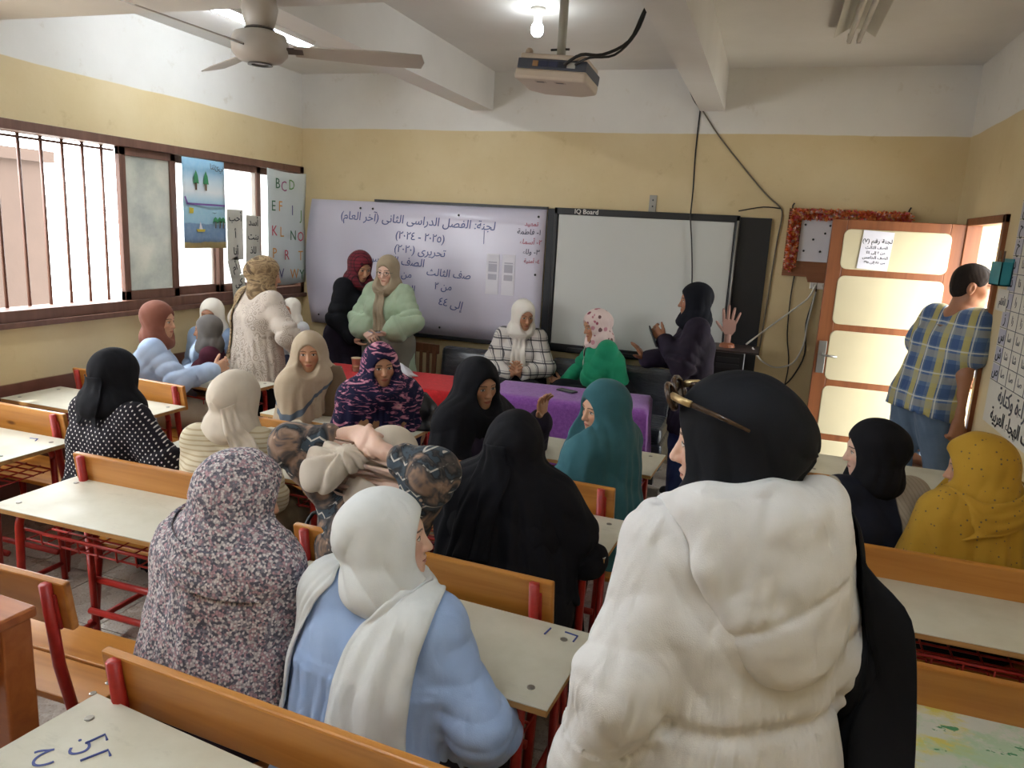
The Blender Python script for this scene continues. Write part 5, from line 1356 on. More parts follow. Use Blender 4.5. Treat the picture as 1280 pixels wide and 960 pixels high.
HTOP = .128
def person(label, top, rz, K, garments, skin, h=.0065, male=False, smile=0, group=None, legs=True, facing=None):
    """top: world point of the crown of the covered head; rz: heading in degrees (0 = towards the front wall, 90 = towards the windows)"""
    hp = K['H']+K['HM'].T @ np.array([0, -.01, HTOP*K['s']]); c, s_ = math.cos(rad(rz)), math.sin(rad(rz))
    loc = (top[0]-(c*hp[0]-s_*hp[1]), top[1]-(s_*hp[0]+c*hp[1]), 0)
    if DEBUG: print('PERSON %-40s loc %.2f %.2f  top z %.3f want %.3f pelvis %.3f' % (label[:40], loc[0], loc[1], hp[2], top[2], K['P'][2]))
    e = empty('person', loc, rad(rz), label, 'person', group)
    t0 = time.time()
    layers = [('body', body_shape(K, male, smile=smile, legs=legs), M_skin, h)]+[q for q in garments if q[1] is not None]
    nets = [q[1].net(q[3]) for q in layers]
    for i, (name, shp, mat, hh) in enumerate(layers):
        P, Q = nets[i]; hid = np.zeros(len(P), bool)
        for j, q in enumerate(layers):
            if j != i and j > 0: hid |= q[1].ev(P) < (-.014 if i == 0 else -.02)
        me = tri_mesh(P, Q, name, hid, max(.022, hh*2.5)); o = link(name, me, e, mat)
        if i == 0:
            n = len(me.vertices); X = np.empty(n*3, f32); me.vertices.foreach_get('co', X)
            q = (X.reshape(-1, 3)-A(K['H'])) @ np.asarray(K['HM'], f32).T/f32(K['s'])
            at = me.attributes.new('hl', 'FLOAT_VECTOR', 'POINT'); at.data.foreach_set('vector', q.astype(f32).ravel()); o.color = (*lin(skin), 1)
    hm = [q for q in layers if q[0] == 'headscarf']
    for k, t in enumerate(K.get('tails', ())):
        tail(e, 'scarf_end', t[0], t[1], t[3], [q[1] for q in layers[1:] if q[0] not in ('skirt', 'trousers')], hm[0][2], amp=t[5][1] if len(t) > 5 else .004, nf=3+k, ph=k*1.7+t[1][0]*40)
    if DEBUG: print('   %.2fs verts %d' % (time.time()-t0, sum(len(o.data.vertices) for o in e.children)))
    global TRIS; TRIS += sum(len(o.data.loops)-2*len(o.data.polygons) for o in e.children)
    return e
DEBUG = False; TRIS = 0

# ------------------------------------------------------------------ the people
def fit(z, **kw):
    """skeleton whose covered crown reaches height z (moves the pelvis of seated people, scales standing ones)"""
    top = lambda K: float((K['H']+K['HM'].T @ np.array([0, -.01, HTOP*K['s']]))[2])
    if kw.get('sit'):
        K = skeleton(**kw); p = K['P'].copy(); p[2] += z-top(K); kw['pelvis'] = tuple(p); return skeleton(**kw)
    for _ in range(4):
        K = skeleton(**kw); kw['s'] = kw.get('s', 1.)*z/top(K)
    return skeleton(**kw)
N_ = np.array
LIGHT, OLIVE, TAN, BROWN, DARK = 'e6bfa8', 'd2a283', 'bd8b69', 'a37152', '7d5240'
black1 = cloth('black_crepe', '0d0d12', '14141a', wr=.35); black2 = cloth('black_chiffon', '0b0d12', '12141b', wr=.3, rough=.75)
aubergine = cloth('dark_aubergine_cloth', '1d1620', '282030', wr=.35)
white_sc = cloth('white_chiffon', 'd5d8d6', 'e2e4e2', wr=.4, bd=.025); cream_sc = cloth('cream_chiffon', 'cfc2b0', 'ddd1c0', wr=.25); ivory = cloth('ivory_jersey', 'e4ddd0', 'ece6da', wr=.2)

# 1 standing woman in the white hooded jacket
K = fit(1.655, wide=1.0, twist=0, head=(50, 6, 0), lean=7, arms={'L': {'to': (.14, .06, -.46), 'pole': (.4, -.7, 0), 'curl': 35}, 'R': {'to': (.02, .18, -.40), 'pole': (.4, -.6, 0)}})
s = K['s']; N, U, R, F, C = K['N'], K['U'], K['R'], K['F'], K['C']
jk = Shape(); torso(jk, K, .03, -.34, .05, .01); sleeves(jk, K, (.086, .076, .064), .86, k=.06)
jk.half(K['P']-U*.34*s, -U, .006)
zw = float(K['W'][2]+.0)
def jk_post(P, d):
    m = np.abs(d) < .09
    Q = P[m]; th = np.arctan2(Q[:, 1]-K['P'][1], Q[:, 0]-K['P'][0])
    inb = ((Q-A(K['P'])) @ A(R)); body = np.clip((.24-np.abs(inb))/.05, 0, 1)
    g = np.exp(-((Q[:, 2]-zw)/.10)**2)
    w = .005*wob(Q*A(1, 1, .55), 15, 1.)
    w = w+body*(.014*np.exp(-((Q[:, 2]-zw)/.018)**2)-.004*g*crease(26*th+1.5*np.sin(5*th)))
    w = w-body*.010*crease(11*th+1.8*wob(Q, 6, 3.))*np.clip((zw-Q[:, 2])/.2, 0, 1)
    w = w-body*.006*np.clip((Q[:, 2]-zw)/.1, 0, 1)*np.clip(wob(Q, 7, 1.)*1.5+.6, 0, 1)*crease(Q[:, 0]*44+Q[:, 2]*20+3.*wob(Q, 8, 2.))
    d = d.copy(); d[m] += w.astype(f32); return sleeve_folds(P, d)
sleeve_folds = fold_post(.007, 20, 1.4, K=K)
jk.post = jk_post
M_linen = cloth('white_linen', 'd8d6d3', 'e4e2df', wr=.5, weave=500, bd=.035)
hood = Shape()
hb = N-F*.085*s
hood.path([N+R*.135*s+F*.02*s+U*.0*s, N+R*.12*s-F*.07*s+U*.015*s, N-F*.095*s+U*.02*s, N-R*.12*s-F*.07*s+U*.015*s, N-R*.135*s+F*.02*s-U*.0*s], [.035*s, .045*s, .05*s, .045*s, .035*s], .05)
Bm = np.stack([R, F, U])
hood.ell(N-F*.115*s-U*.06*s, (.165*s, .055*s, .10*s), Bm, .05); hood.ell(N-F*.128*s-U*.15*s+R*.02*s, (.135*s, .052*s, .105*s), Bm, .05); hood.ell(N-F*.13*s-U*.225*s+R*.03*s, (.085*s, .042*s, .065*s), Bm, .05)
def hood_post(P, d):
    m = np.abs(d) < .06; Q = P[m]; w = .006*wob(Q, 22, .5)+.004*wob(Q*A(1, 1, 1.6), 44, 1.5)
    ub = (Q-A(N)) @ A(U); rb = (Q-A(N)) @ A(R)
    seam = np.abs(ub+.145*s-.35*rb)
    w = w+.005*np.exp(-(seam/.010)**2)-.0025*np.exp(-(seam/.05)**2)*crease(rb*80+2*wob(Q, 12, 1.))
    d = d.copy(); d[m] += w.astype(f32); return d
hood.post = hood_post
tl = [N+R*.05*s+F*.10*s-U*.02*s, N+R*.14*s+F*.06*s+U*.01*s, K['SR']+R*.045*s+U*.045*s-F*.03*s, K['SR']+R*.085*s-U*.10*s-F*.07*s, K['SR']+R*.095*s-U*.28*s-F*.08*s, K['SR']+R*.085*s-U*.46*s-F*.075*s, K['SR']+R*.07*s-U*.55*s-F*.07*s]
hj = hijab_shape(K, vol=.006, neck=.088, drape=(.13, .13, .055), ph=.6, amp=.0034, bun=.012, chin=.0, tails=[(tl, [.06, .07, .085, .095, .10, .115, .12], .012, nrm(F*1.0-R*.35), .03, (60, .010))])
jacket_tr = trouser_shape(K, amp=.006)
p1 = person('woman standing in white hooded jacket and black headscarf with sunglasses', (-.045, 1.47, 1.655), 36, K,
    [('jacket', jk, M_linen, .0065), ('hood', hood, M_linen, .0055), ('headscarf', hj, black2, .005), ('trousers', jacket_tr, cloth('beige_trousers', 'b6a58e', 'c2b29c'), .012)], LIGHT, .0045)
zc = K['P']+U*.14*s
pts = []
for i in range(49):
    a = 2*PI*i/48; rx, ry = .20*1.12*s, .135*1.12*s; pts.append(zc+R*rx*math.cos(a)+F*ry*math.sin(a))
# cuff of the rolled left sleeve
cu = Shape(); e0 = K['EL']+(K['WL']-K['EL'])*.74; e1 = K['EL']+(K['WL']-K['EL'])*.9; cu.cap(e0, e1, .070*s, .067*s, .01); cu.post = fold_post(.004, 40, 1.)
me, _ = cu.mesh(.006, 'rolled_cuff'); link('rolled_cuff', me, p1, M_linen)
shoe_pair(K, plain('tan_shoe', '8a6a4c', .6), p1, .01)
# sunglasses pushed up on the headscarf
def head_world(K, p, v):
    q = K['H']+K['HM'].T @ (K['s']*np.array(v)); c_, s_ = math.cos(p.rotation_euler.z), math.sin(p.rotation_euler.z)
    return Vector((p.location.x+c_*q[0]-s_*q[1], p.location.y+s_*q[0]+c_*q[1], q[2]))
sg = empty('sunglasses', head_world(K, p1, (0, .0, .08)), 0, 'brown tortoiseshell sunglasses pushed up on the black headscarf', 'sunglasses')
M_tort = plain('tortoiseshell', '4a3524', .25, var=.5, vscale=60); M_gold = plain('gold_trim', 'c2a878', .3, .6); M_lensd = plain('dark_lens', '2a221e', .1)
W0 = Vector(sg.location)
hw = lambda x, y, z: head_world(K, p1, (x, y, z))-W0
for sx in (-1, 1):
    ring = []
    for i in range(20):
        a = 2*PI*i/20; ring.append(hw(sx*.040+.031*math.cos(a), .098+.006*math.sin(a)-.02*abs(sx*.04+.031*math.cos(a))*3, .092+.023*math.sin(a)))
    MB().tube(ring, .0055, 6, closed=True).build('rim', M_tort, sg, smooth=True)
    c0 = sum(ring, Vector())/20
    MB().add([c0]+ring, [(0, i+1, (i+1) % 20+1) for i in range(20)]).build('lens', M_lensd, sg)
    MB().tube([hw(sx*.068, .078, .094), hw(sx*.092, .06, .09), hw(sx*.105, -.0, .066), hw(sx*.104, -.05, .04)], [.007, .0065, .005, .0035], 6).build('temple', M_tort, sg, smooth=True)
    MB().tube([hw(sx*.066, .088, .098), hw(sx*.094, .068, .094), hw(sx*.1, .05, .088)], .0075, 6).build('gold_hinge', M_gold, sg, smooth=True)
MB().tube([hw(-.012, .102, .096), hw(.012, .102, .096)], .004, 6).build('bridge', M_tort, sg, smooth=True)

# 2 seated woman in the light blue blouse
K = fit(1.245, sit=True, s=.95, wide=1.16, twist=-6, head=(-56, -6, -6), lean=6, arms={'R': {'to': (.08, .20, -.36), 'pole': (.6, -.3, -.4), 'curl': 40, 'dir': (-.3, .9, -.1), 'palm': (0, 0, -1)}, 'L': {'to': (.02, .28, -.30), 'pole': (.9, -.4, 0), 'curl': 30}})
s = K['s']; N, U, R, F, C = K['N'], K['U'], K['R'], K['F'], K['C']
bl = Shape(); torso(bl, K, .024, -.12, .03, .01); sleeves(bl, K, (.086, .072, .05), .92, k=.06, puff=.01)
zy = float(C[2]+.015)
def bl_post(P, d):
    m = np.abs(d) < .09; Q = P[m]; th = np.arctan2(Q[:, 1]-K['P'][1], Q[:, 0]-K['P'][0])
    inb = np.abs((Q-A(K['P'])) @ A(R)); body = np.clip((.25-inb)/.04, 0, 1); below = np.clip((zy-Q[:, 2])/.02, 0, 1); dn = np.clip((zy-Q[:, 2])/.25, 0, 1)
    w = .005*wob(Q, 16, 2.)*(1-.6*body)+.003*wob(Q*A(1, 1, .5), 30, 1.)-.004*np.clip(wob(Q, 7, 3.)*1.5+.4, 0, 1)*crease(Q[:, 0]*38+Q[:, 2]*26+3*wob(Q, 8, 5.))
    w = w+body*below*(-.010-.012*dn+-(.004+.012*dn)*crease(17*th+2.4*np.sin(4*th)+1.2*wob(Q, 8, 1.)))
    w = w-(1-body)*.006*crease(Q[:, 2]*40+2*wob(Q, 8, 2.))-.004*body*np.exp(-((Q[:, 2]-zy)/.006)**2)
    d = d.copy(); d[m] += w.astype(f32); return d
bl.post = bl_post
def pat_embro(b, co, c):
    x, y, z = b.xyz(co); v = vor(b, co, 24); m = b.mul(b.step(v, .22, .16), b.step(z, .62, .58)); return b.mix(b.mul(m, b.step(x, .22, .26)), c, '3c3c44')
M_blue = cloth('light_blue_crepe', '97b0d8', 'a5bce0', pat_embro, wr=.4, bd=.025)
t1 = [N+F*.09*s+R*.03*s-U*.0*s, N+R*.105*s+F*.035*s+U*.015*s, N+R*.115*s-F*.075*s-U*.045*s, N+R*.10*s-F*.125*s-U*.16*s, N+R*.105*s-F*.15*s-U*.30*s, N+R*.13*s-F*.16*s-U*.43*s]
t2 = [N+F*.08*s-R*.03*s, N-R*.12*s+F*.02*s+U*.005*s, N-R*.175*s-F*.07*s-U*.05*s, N-R*.215*s-F*.105*s-U*.16*s, N-R*.225*s-F*.125*s-U*.32*s, N-R*.21*s-F*.13*s-U*.44*s]
hj = hijab_shape(K, vol=.006, neck=.085, drape=(.12, .115, .05), ph=2.2, amp=.0042, bun=.008, ffold=75., tails=[(t1, [.05, .06, .085, .10, .115, .135], .014, nrm(R+F*.1), .03, (70, .008)), (t2, [.05, .055, .05, .045, .045, .045], .014, nrm(R*.6-F*.6), .03, (90, .006))])
p2 = person('seated woman in light blue gathered blouse and white headscarf, face in profile', (-.85, 1.60, 1.245), -6, K,
    [('blouse', bl, M_blue, .006), ('headscarf', hj, white_sc, .0045), ('skirt', skirt_shape(K, True), cloth('dark_skirt', '22222c', '2c2c38'), .013)], LIGHT, .004)
hc = MB().tube([N_v for N_v in [Vector(N+F*.06*s+R*(.045+.012*math.cos(a))*s+U*(.06+.02*math.sin(a))*s) for a in [i*PI/5 for i in range(11)]]], .005, 6).build('hair_clip', plain('black_clip', '141014', .3), p2)

# 3 seated woman in the speckled long headscarf
K = fit(1.245, sit=True, s=.95, wide=1.14, head=(-38, 12, 0), lean=6, arms={'R': {'to': (-.06, .30, -.26)}, 'L': {'to': (-.04, .26, -.32)}})
s = K['s']; N, U, R, F = K['N'], K['U'], K['R'], K['F']
sp = cloth('speckled_floral_cotton', 'b0a4a8', None, pat_speckle, wr=.2)
ex = [(([N+F*.11*s+R*.06*s-U*.02*s, N+R*.165*s+F*.03*s-U*.035*s, N+R*.13*s-F*.085*s-U*.06*s, N-R*.01*s-F*.135*s-U*.045*s, N-R*.13*s-F*.1*s+U*.0*s, N-R*.165*s+F*.02*s+U*.03*s]), [.05, .055, .055, .05, .045, .04], .012, nrm(U+F*.2), .02)]
hj = hijab_shape(K, vol=.012, neck=.10, drape=(.17, .15, .08), cape={'len': .435, 'r': .045, 'arm': .72}, ph=1.1, capamp=.006, capvert=.012, nv=9, peak=1, tails=ex)
person('seated woman in speckled grey-pink long headscarf, seen from behind', (-1.315, 1.68, 1.245), -8, K,
    [('headscarf', hj, sp, .0055), ('dress', top_shape(K, .012, -.1, rs=(.075, .065, .05)), aubergine, .01), ('skirt', skirt_shape(K, True), aubergine, .013)], OLIVE, .006)

# 4 woman in black, back to the camera
K = fit(1.245, sit=True, s=.95, wide=1.18, head=(8, 10, 0), lean=10, arms={'R': {'to': (.07, .30, -.225), 'pole': (.6, -.2, -.8), 'dir': (-.5, .85, 0), 'palm': (0, 0, -1), 'curl': 35}, 'L': {'to': (-.02, .3, -.24)}})
s = K['s']; N, U, R, F = K['N'], K['U'], K['R'], K['F']
tb = [([N-R*.05*s-F*.10*s+U*.13*s, N-R*.05*s-F*.135*s+U*.0*s, N-R*.09*s-F*.15*s-U*.14*s, N-R*.1*s-F*.16*s-U*.3*s], [.05, .07, .08, .09], .013, nrm(R), .03, (80, .01))]
hj = hijab_shape(K, vol=.008, neck=.095, drape=(.17, .15, .07), cape={'len': .44, 'r': .04, 'arm': .55}, ph=3.1, bun=.02, capvert=.02, nv=11, tails=tb)
ab4 = top_shape(K, .03, -.1, rs=(.085, .072, .055), upto=.88, amp=.009, ph=2.)
person('seated woman in plain black abaya and black headscarf, back to camera', (-.82, 2.57, 1.245), 4, K,
    [('headscarf', hj, black1, .0065), ('abaya', ab4, black1, .009), ('skirt', skirt_shape(K, True, .15, .24), black1, .012)], TAN, .0065)

# 5 woman in teal
K = fit(1.25, sit=True, s=.95, wide=1.08, twist=14, head=(62, 8, -4), lean=2, arms={'R': {'to': (-.02, .30, -.30)}, 'L': {'to': (.0, .33, -.24), 'curl': 30}})
teal = cloth('teal_crepe', '2f5f68', '3a6c76', wr=.25)
hj = hijab_shape(K, vol=.01, neck=.10, drape=(.17, .15, .08), cape={'len': .66, 'r': .055, 'arm': .85, 'slope': .35}, ph=.4, capvert=.018, nv=10, peak=1)
person('seated woman in long teal headscarf looking towards the windows', (-.645, 3.27, 1.25), 58, K,
    [('headscarf', hj, teal, .0065), ('dress', top_shape(K, .012, -.1, rs=(.07, .062, .05), upto=.95), black1, .009), ('skirt', skirt_shape(K, True), black1, .012)], OLIVE, .0055)

# 6 laughing woman in black with raised hand
K = fit(1.245, sit=True, s=.95, wide=1.12, twist=-10, head=(-28, 10, 4), lean=6, smile=0) if False else fit(1.245, sit=True, wide=1.12, twist=-10, head=(-16, 8, 4), lean=6,
    arms={'L': {'to': (.02, .30, .06), 'pole': (.5, .1, -1), 'dir': (.25, .1, 1), 'palm': (.2, 1, 0), 'curl': 14, 'spread': 9, 'thumb': 55}, 'R': {'to': (-.02, .28, -.26), 'dir': (.2, 1, 0), 'palm': (0, 0, -1), 'curl': 20}})
hj = hijab_shape(K, vol=.01, neck=.10, drape=(.17, .15, .08), cape={'len': .42, 'r': .05, 'arm': .7}, ph=1.9, capvert=.018, nv=11, peak=1)
person('laughing woman in black abaya raising an open hand', (-1.33, 3.5, 1.245), -98, K,
    [('headscarf', hj, black1, .0065), ('abaya', top_shape(K, .02, -.1, rs=(.08, .075, .065), upto=.88, amp=.009), aubergine, .008), ('skirt', skirt_shape(K, True), black1, .012)], TAN, .0055, smile=1)

# 7 woman in navy and pink
K = fit(1.245, sit=True, s=.95, wide=1.1, twist=0, head=(0, 4, 4), lean=2, arms={'L': {'to': (-.02, .16, -.42)}, 'R': {'to': (-.02, .18, -.41)}})
navy = cloth('navy_pink_brush_print', '1a1838', None, pat_brush(['191736', '1d1a3c', 'b8748c', 'd2a0a4', '3a2450'], (5, 5, 16), 1.6, .5), wr=.2)
hj = hijab_shape(K, vol=.006, neck=.09, drape=(.155, .14, .08), cape={'len': .42, 'r': .03, 'arm': .7}, ph=.2, capvert=.012)
person('woman in navy and pink patterned headscarf facing the camera', (-1.985, 3.65, 1.245), -138, K,
    [('headscarf', hj, navy, .006), ('cardigan', top_shape(K, .010, -.1, rs=(.075, .066, .05), bust=0), cloth('camel_knit', '8a6444', '9a7350'), .009), ('skirt', skirt_shape(K, True), cloth('maroon_skirt', '5a1420', '66202c'), .014)], TAN, .0055)

# 8 woman tying a cream headscarf, hands behind her head
K = fit(1.2, sit=True, s=.95, wide=1.05, twist=0, head=(-14, 24, 6), lean=10)
H, M, s = K['H'], K['HM'], K['s']; g = lambda x, y, z: H+s*(M.T @ np.array([x, y, z]))
arms = {'R': {'at': tuple(g(.075, -.15, .035)), 'pole': (1, .05, -.25), 'dir': tuple(nrm(g(-1, -.1, .15)-g(0, 0, 0))), 'palm': tuple(M.T @ np.array([0, 1, 0])), 'curl': 18, 'thumb': 50},
        'L': {'at': tuple(g(-.075, -.15, .04)), 'pole': (.7, .0, -.8), 'dir': tuple(nrm(g(1, -.15, .0)-g(0, 0, 0))), 'palm': tuple(M.T @ np.array([0, 1, 0])), 'curl': 15, 'thumb': 50}}
K = fit(1.2, sit=True, s=.95, wide=1.05, head=(-14, 24, 6), lean=10, arms=arms)
N, U, R, F = K['N'], K['U'], K['R'], K['F']
def pat_ethnic(b, co, c):
    n = b.noise(co, 11, 3, .5, 1.0); v = vor(b, co, 15); x, y, z = b.xyz(co)
    c = b.ramp(n, [(0, '2a3138'), (.42, '3a4650'), (.46, '1e2226'), (.54, '59504c'), (.6, '8a6f5c'), (.7, 'a48a78')])
    zg = b.math('FRACT', b.add(b.mul(z, 22.), b.mul(b.math('PINGPONG', b.mul(x, 40.), 1.), .35))); m = b.mul(b.step(zg, .16, .1), b.step(n, .50, .44)); c = b.mix(m, c, 'c3bdb2')
    return b.mix(b.mul(b.step(v, .1, .06), .8), c, 'c8a890')
M_eth = cloth('grey_ethnic_print', '3a4650', None, pat_ethnic, wr=.25)
t8 = Shape(); kn = g(-.035, -.17, -.03)
t8.ell(g(-.02, -.15, -.035), (.05, .045, .045), M, .03)
t8.ell(g(-.10, -.19, -.15), (.06, .045, .06), M, .04)
t8.ell(g(-.09, -.19, -.10), (.085, .06, .075), M, .04); t8.ell(g(-.02, -.185, -.06), (.03, .03, .05), M, .02)
def t8_post(P, d):
    m = np.abs(d) < .06; q = (P[m]-A(H)) @ np.asarray(M, f32).T
    th = np.arctan2(q[:, 2]+.02, q[:, 0]+.02); rr_ = np.hypot(q[:, 2]+.02, q[:, 0]+.02)
    w = -.018*np.clip(rr_/.06, .2, 1)*crease(5.5*th+1.2*np.sin(q[:, 1]*40)+rr_*9)+.004*wob(P[m], 40, 1.)
    d = d.copy(); d[m] += w.astype(f32); return d
t8.post = t8_post
dr8 = top_shape(K, .02, -.12, rs=(.085, .085, .06), upto=.52, amp=.008, ph=.3)
p8 = person('woman in grey printed dress tying a cream headscarf behind her head', (-1.13, 2.27, 1.2), -10, K,
    [('headscarf', hijab_shape(K, vol=.004, neck=.08, drape=(.12, .11, .05), ph=2.5), cream_sc, .006), ('scarf_knot', t8, cream_sc, .006), ('dress', dr8, M_eth, .0075), ('skirt', skirt_shape(K, True), M_eth, .012)], LIGHT, .0055)

# 9 woman in beige wrap, face towards the camera
K = fit(1.245, sit=True, s=.95, wide=1.06, twist=-14, head=(-52, 2, 2), lean=2)
def pat_beige(b, co, c):
    x, y, z = b.xyz(co); q = b.math('ABSOLUTE', b.add(b.mul(b.math('ABSOLUTE', b.sub(x, -.05)), .7), b.sub(z, 1.0))); return b.mix(b.mul(b.step(q, .016, .012), b.step(z, 1.04, 1.02)), c, '55616e')
beige = cloth('beige_shawl', 'a8957c', 'b5a48c', pat_beige, wr=.25)
hj = hijab_shape(K, vol=.006, neck=.09, drape=(.15, .14, .08), cape={'len': .36, 'r': .035, 'arm': .8}, ph=2.8, capvert=.01)
person('seated woman in beige shawl headscarf with a dark line, face turned to camera', (-2.53, 3.78, 1.245), -84, K,
    [('headscarf', hj, beige, .0065), ('coat', top_shape(K, .010, -.1, rs=(.075, .068, .052), bust=0), cloth('tan_coat', '9a7a58', 'a88864'), .009), ('skirt', skirt_shape(K, True), aubergine, .014)], TAN, .006)

# 10 cream headscarf and striped jumper, from behind
K = fit(1.245, sit=True, s=.95, wide=.95, head=(-26, 14, 2), lean=12, arms={'R': {'to': (-.02, .3, -.26), 'curl': 30}, 'L': {'to': (-.02, .3, -.28)}})
s = K['s']; N, U, R, F = K['N'], K['U'], K['R'], K['F']
stripe = cloth('cream_ribbed_knit', 'c9bda0', 'd4c9ae', pat_stripes(.019, 'b3a283', .32), wr=.3)
t10 = [([N+R*.03*s-F*.115*s+U*.10*s, N+R*.07*s-F*.125*s-U*.0*s, N+R*.12*s-F*.12*s-U*.1*s, N+R*.15*s-F*.1*s-U*.2*s], [.035, .05, .06, .07], .012, nrm(R+U*.3), .03, (90, .008))]
person('seated woman in cream headscarf and cream striped jumper, seen from behind', (-2.075, 2.62, 1.245), 18, K,
    [('headscarf', hijab_shape(K, vol=.004, neck=.08, drape=(.125, .115, .06), bun=.01, ph=1.4, tails=t10), cream_sc, .0065), ('jumper', top_shape(K, .014, -.12, rs=(.075, .066, .048), upto=.95), stripe, .008), ('skirt', skirt_shape(K, True), cloth('khaki_skirt', '7a6a50', '86765c'), .014)], OLIVE, .0065)

# 11 black headscarf and polka dots, from behind
K = fit(1.25, sit=True, s=.95, wide=1.12, head=(-6, 8, 0), lean=6, arms={'R': {'to': (.23, .27, -.20), 'pole': (.6, -.3, -.8), 'dir': (.75, .65, .05), 'palm': (0, .0, -1), 'curl': 12, 'spread': 7}, 'L': {'to': (-.02, .28, -.3)}})
s = K['s']; N, U, R, F = K['N'], K['U'], K['R'], K['F']
polka = cloth('black_polka_dot_crepe', '17131a', '1d1820', pat_dots(.030, .20, 'd8d2cc'), wr=.2)
t11 = [([N-F*.11*s+U*.13*s, N-F*.135*s+U*.0*s, N-F*.155*s-U*.09*s], [.07, .085, .07], .012, nrm(R), .04, (60, .006))]
person('seated woman in white polka-dot black blouse and black headscarf, from behind', (-2.835, 2.69, 1.25), -8, K,
    [('headscarf', hijab_shape(K, vol=.012, neck=.10, drape=(.155, .145, .075), ph=.9, tails=t11), black1, .0065), ('blouse', top_shape(K, .024, -.12, rs=(.09, .088, .06), upto=.95), polka, .0075), ('skirt', skirt_shape(K, True), black1, .014)], OLIVE, .006)

# 12 brown headscarf, light blue shirt, reaching out
K = fit(1.30, sit=True, s=1., twist=-10, head=(-22, 2, 0), lean=10, wide=1.05, arms={'R': {'to': (.02, .40, -.06), 'pole': (.5, -.3, -1), 'dir': (-.3, .8, .3), 'curl': 30, 'palm': (-1, 0, 0)}, 'L': {'to': (-.04, .28, -.34)}})
sky = cloth('pale_blue_cotton', '9fb2cf', 'b0c1da', wr=.3)
person('woman in rust brown headscarf and pale blue shirt reaching out a hand', (-3.86, 4.02, 1.30), -42, K,
    [('headscarf', hijab_shape(K, vol=.004, neck=.08, drape=(.10, .10, .04), ph=.3), cloth('rust_brown_jersey', '754334', '82503e'), .007), ('shirt', top_shape(K, .024, -.16, rs=(.085, .08, .058), upto=.93, amp=.012, ph=1.), sky, .008), ('trousers', trouser_shape(K, (.115, .10, .10)), cloth('stone_linen', 'a59a88', 'b2a896'), .011)], OLIVE, .007)

# 13 child in a cream headscarf facing the camera, pale blue dress
K = fit(1.26, sit=True, s=.94, head=(6, 8, 0), lean=2, arms={'R': {'to': (-.02, .26, -.3)}, 'L': {'to': (-.02, .26, -.3)}})
person('girl in cream headscarf and pale blue dress facing the camera by the window', (-4.017, 4.7, 1.26), 190, K,
    [('headscarf', hijab_shape(K, neck=.08, drape=(.12, .11, .06), ph=.5), ivory, .008), ('dress', top_shape(K, .014, -.1, rs=(.075, .065, .05)), cloth('pale_blue_denim', '8ca3c4', '9bb1cf'), .010), ('skirt', skirt_shape(K, True), cloth('dark_blue_skirt', '3a4258', '454e66'), .015)], BROWN, .0075)

# 24 girl in a grey headscarf in profile
K = fit(1.17, sit=True, s=.88, head=(0, 4, 0), lean=4)
person('girl in grey headscarf and maroon top, in profile beside the pale blue shirt', (-3.86, 4.47, 1.17), 120, K,
    [('headscarf', hijab_shape(K, neck=.08, drape=(.10, .10, .05), ph=.8), cloth('grey_jersey', '66625f', '726e6a'), .008), ('top', top_shape(K, .012, -.1), cloth('maroon_cotton', '4a1c2c', '562636'), .010), ('skirt', skirt_shape(K, True), black1, .015)], BROWN, .0075)

# 14 standing woman, beige printed shirt, from behind
K = fit(1.615, twist=-6, head=(-26, 10, 0), lean=5, wide=1.06, arms={'L': {'to': (.10, .26, -.24), 'pole': (.9, -.5, -.2)}, 'R': {'to': (.06, .20, -.34), 'pole': (.9, -.6, 0)}})
s = K['s']; N, U, R, F = K['N'], K['U'], K['R'], K['F']
pais = cloth('beige_paisley_cotton', 'bdb0a2', 'c9bdb0', pat_paisley('9f9286', 'aa9c8c', 20), wr=.3)
tanp = cloth('tan_marbled_scarf', '8a7254', None, pat_brush(['6f5a40', '8a7254', 'a48c68', '5c4a36'], (6, 6, 10), 1.2, .4), wr=.2)
t14 = [([N+F*.08*s-R*.03*s, N-R*.105*s+F*.02*s+U*.005*s, N-R*.15*s-F*.075*s-U*.05*s, N-R*.165*s-F*.12*s-U*.2*s, N-R*.16*s-F*.13*s-U*.38*s, N-R*.15*s-F*.13*s-U*.5*s], [.04, .045, .05, .055, .06, .065], .013, nrm(R-F*.2), .03, (90, .008))]
p14 = person('standing woman in beige printed shirt and marbled tan headscarf, from behind', (-3.43, 4.62, 1.615), -16, K,
    [('headscarf', hijab_shape(K, vol=.004, neck=.08, drape=(.10, .10, .05), bun=.012, ph=1.7, tails=t14), tanp, .0065), ('shirt', top_shape(K, .028, -.17, .02, rs=(.085, .08, .058), upto=.9, amp=.009, vert=.012), pais, .008), ('trousers', trouser_shape(K, (.11, .09, .085)), black1, .010)], OLIVE, .0065)
shoe_pair(K, M_black_pl, p14, .011)

# 15 child in white beyond her
K = fit(1.25, s=.76, head=(0, 4, 0), wide=.95)
p15 = person('child in white headscarf half hidden behind the beige printed shirt', (-3.72, 5.3, 1.25), 175, K,
    [('headscarf', hijab_shape(K, neck=.08, drape=(.12, .11, .06)), ivory, .008), ('dress', top_shape(K, .014, -.1, rs=(.07, .06, .05)), cloth('white_cotton', 'cdd0d2', 'd8dadc'), .010), ('skirt', skirt_shape(K, False, .12, .16), cloth('dark_blue_cloth', '26283a', '303246'), .014)], BROWN, .0075)

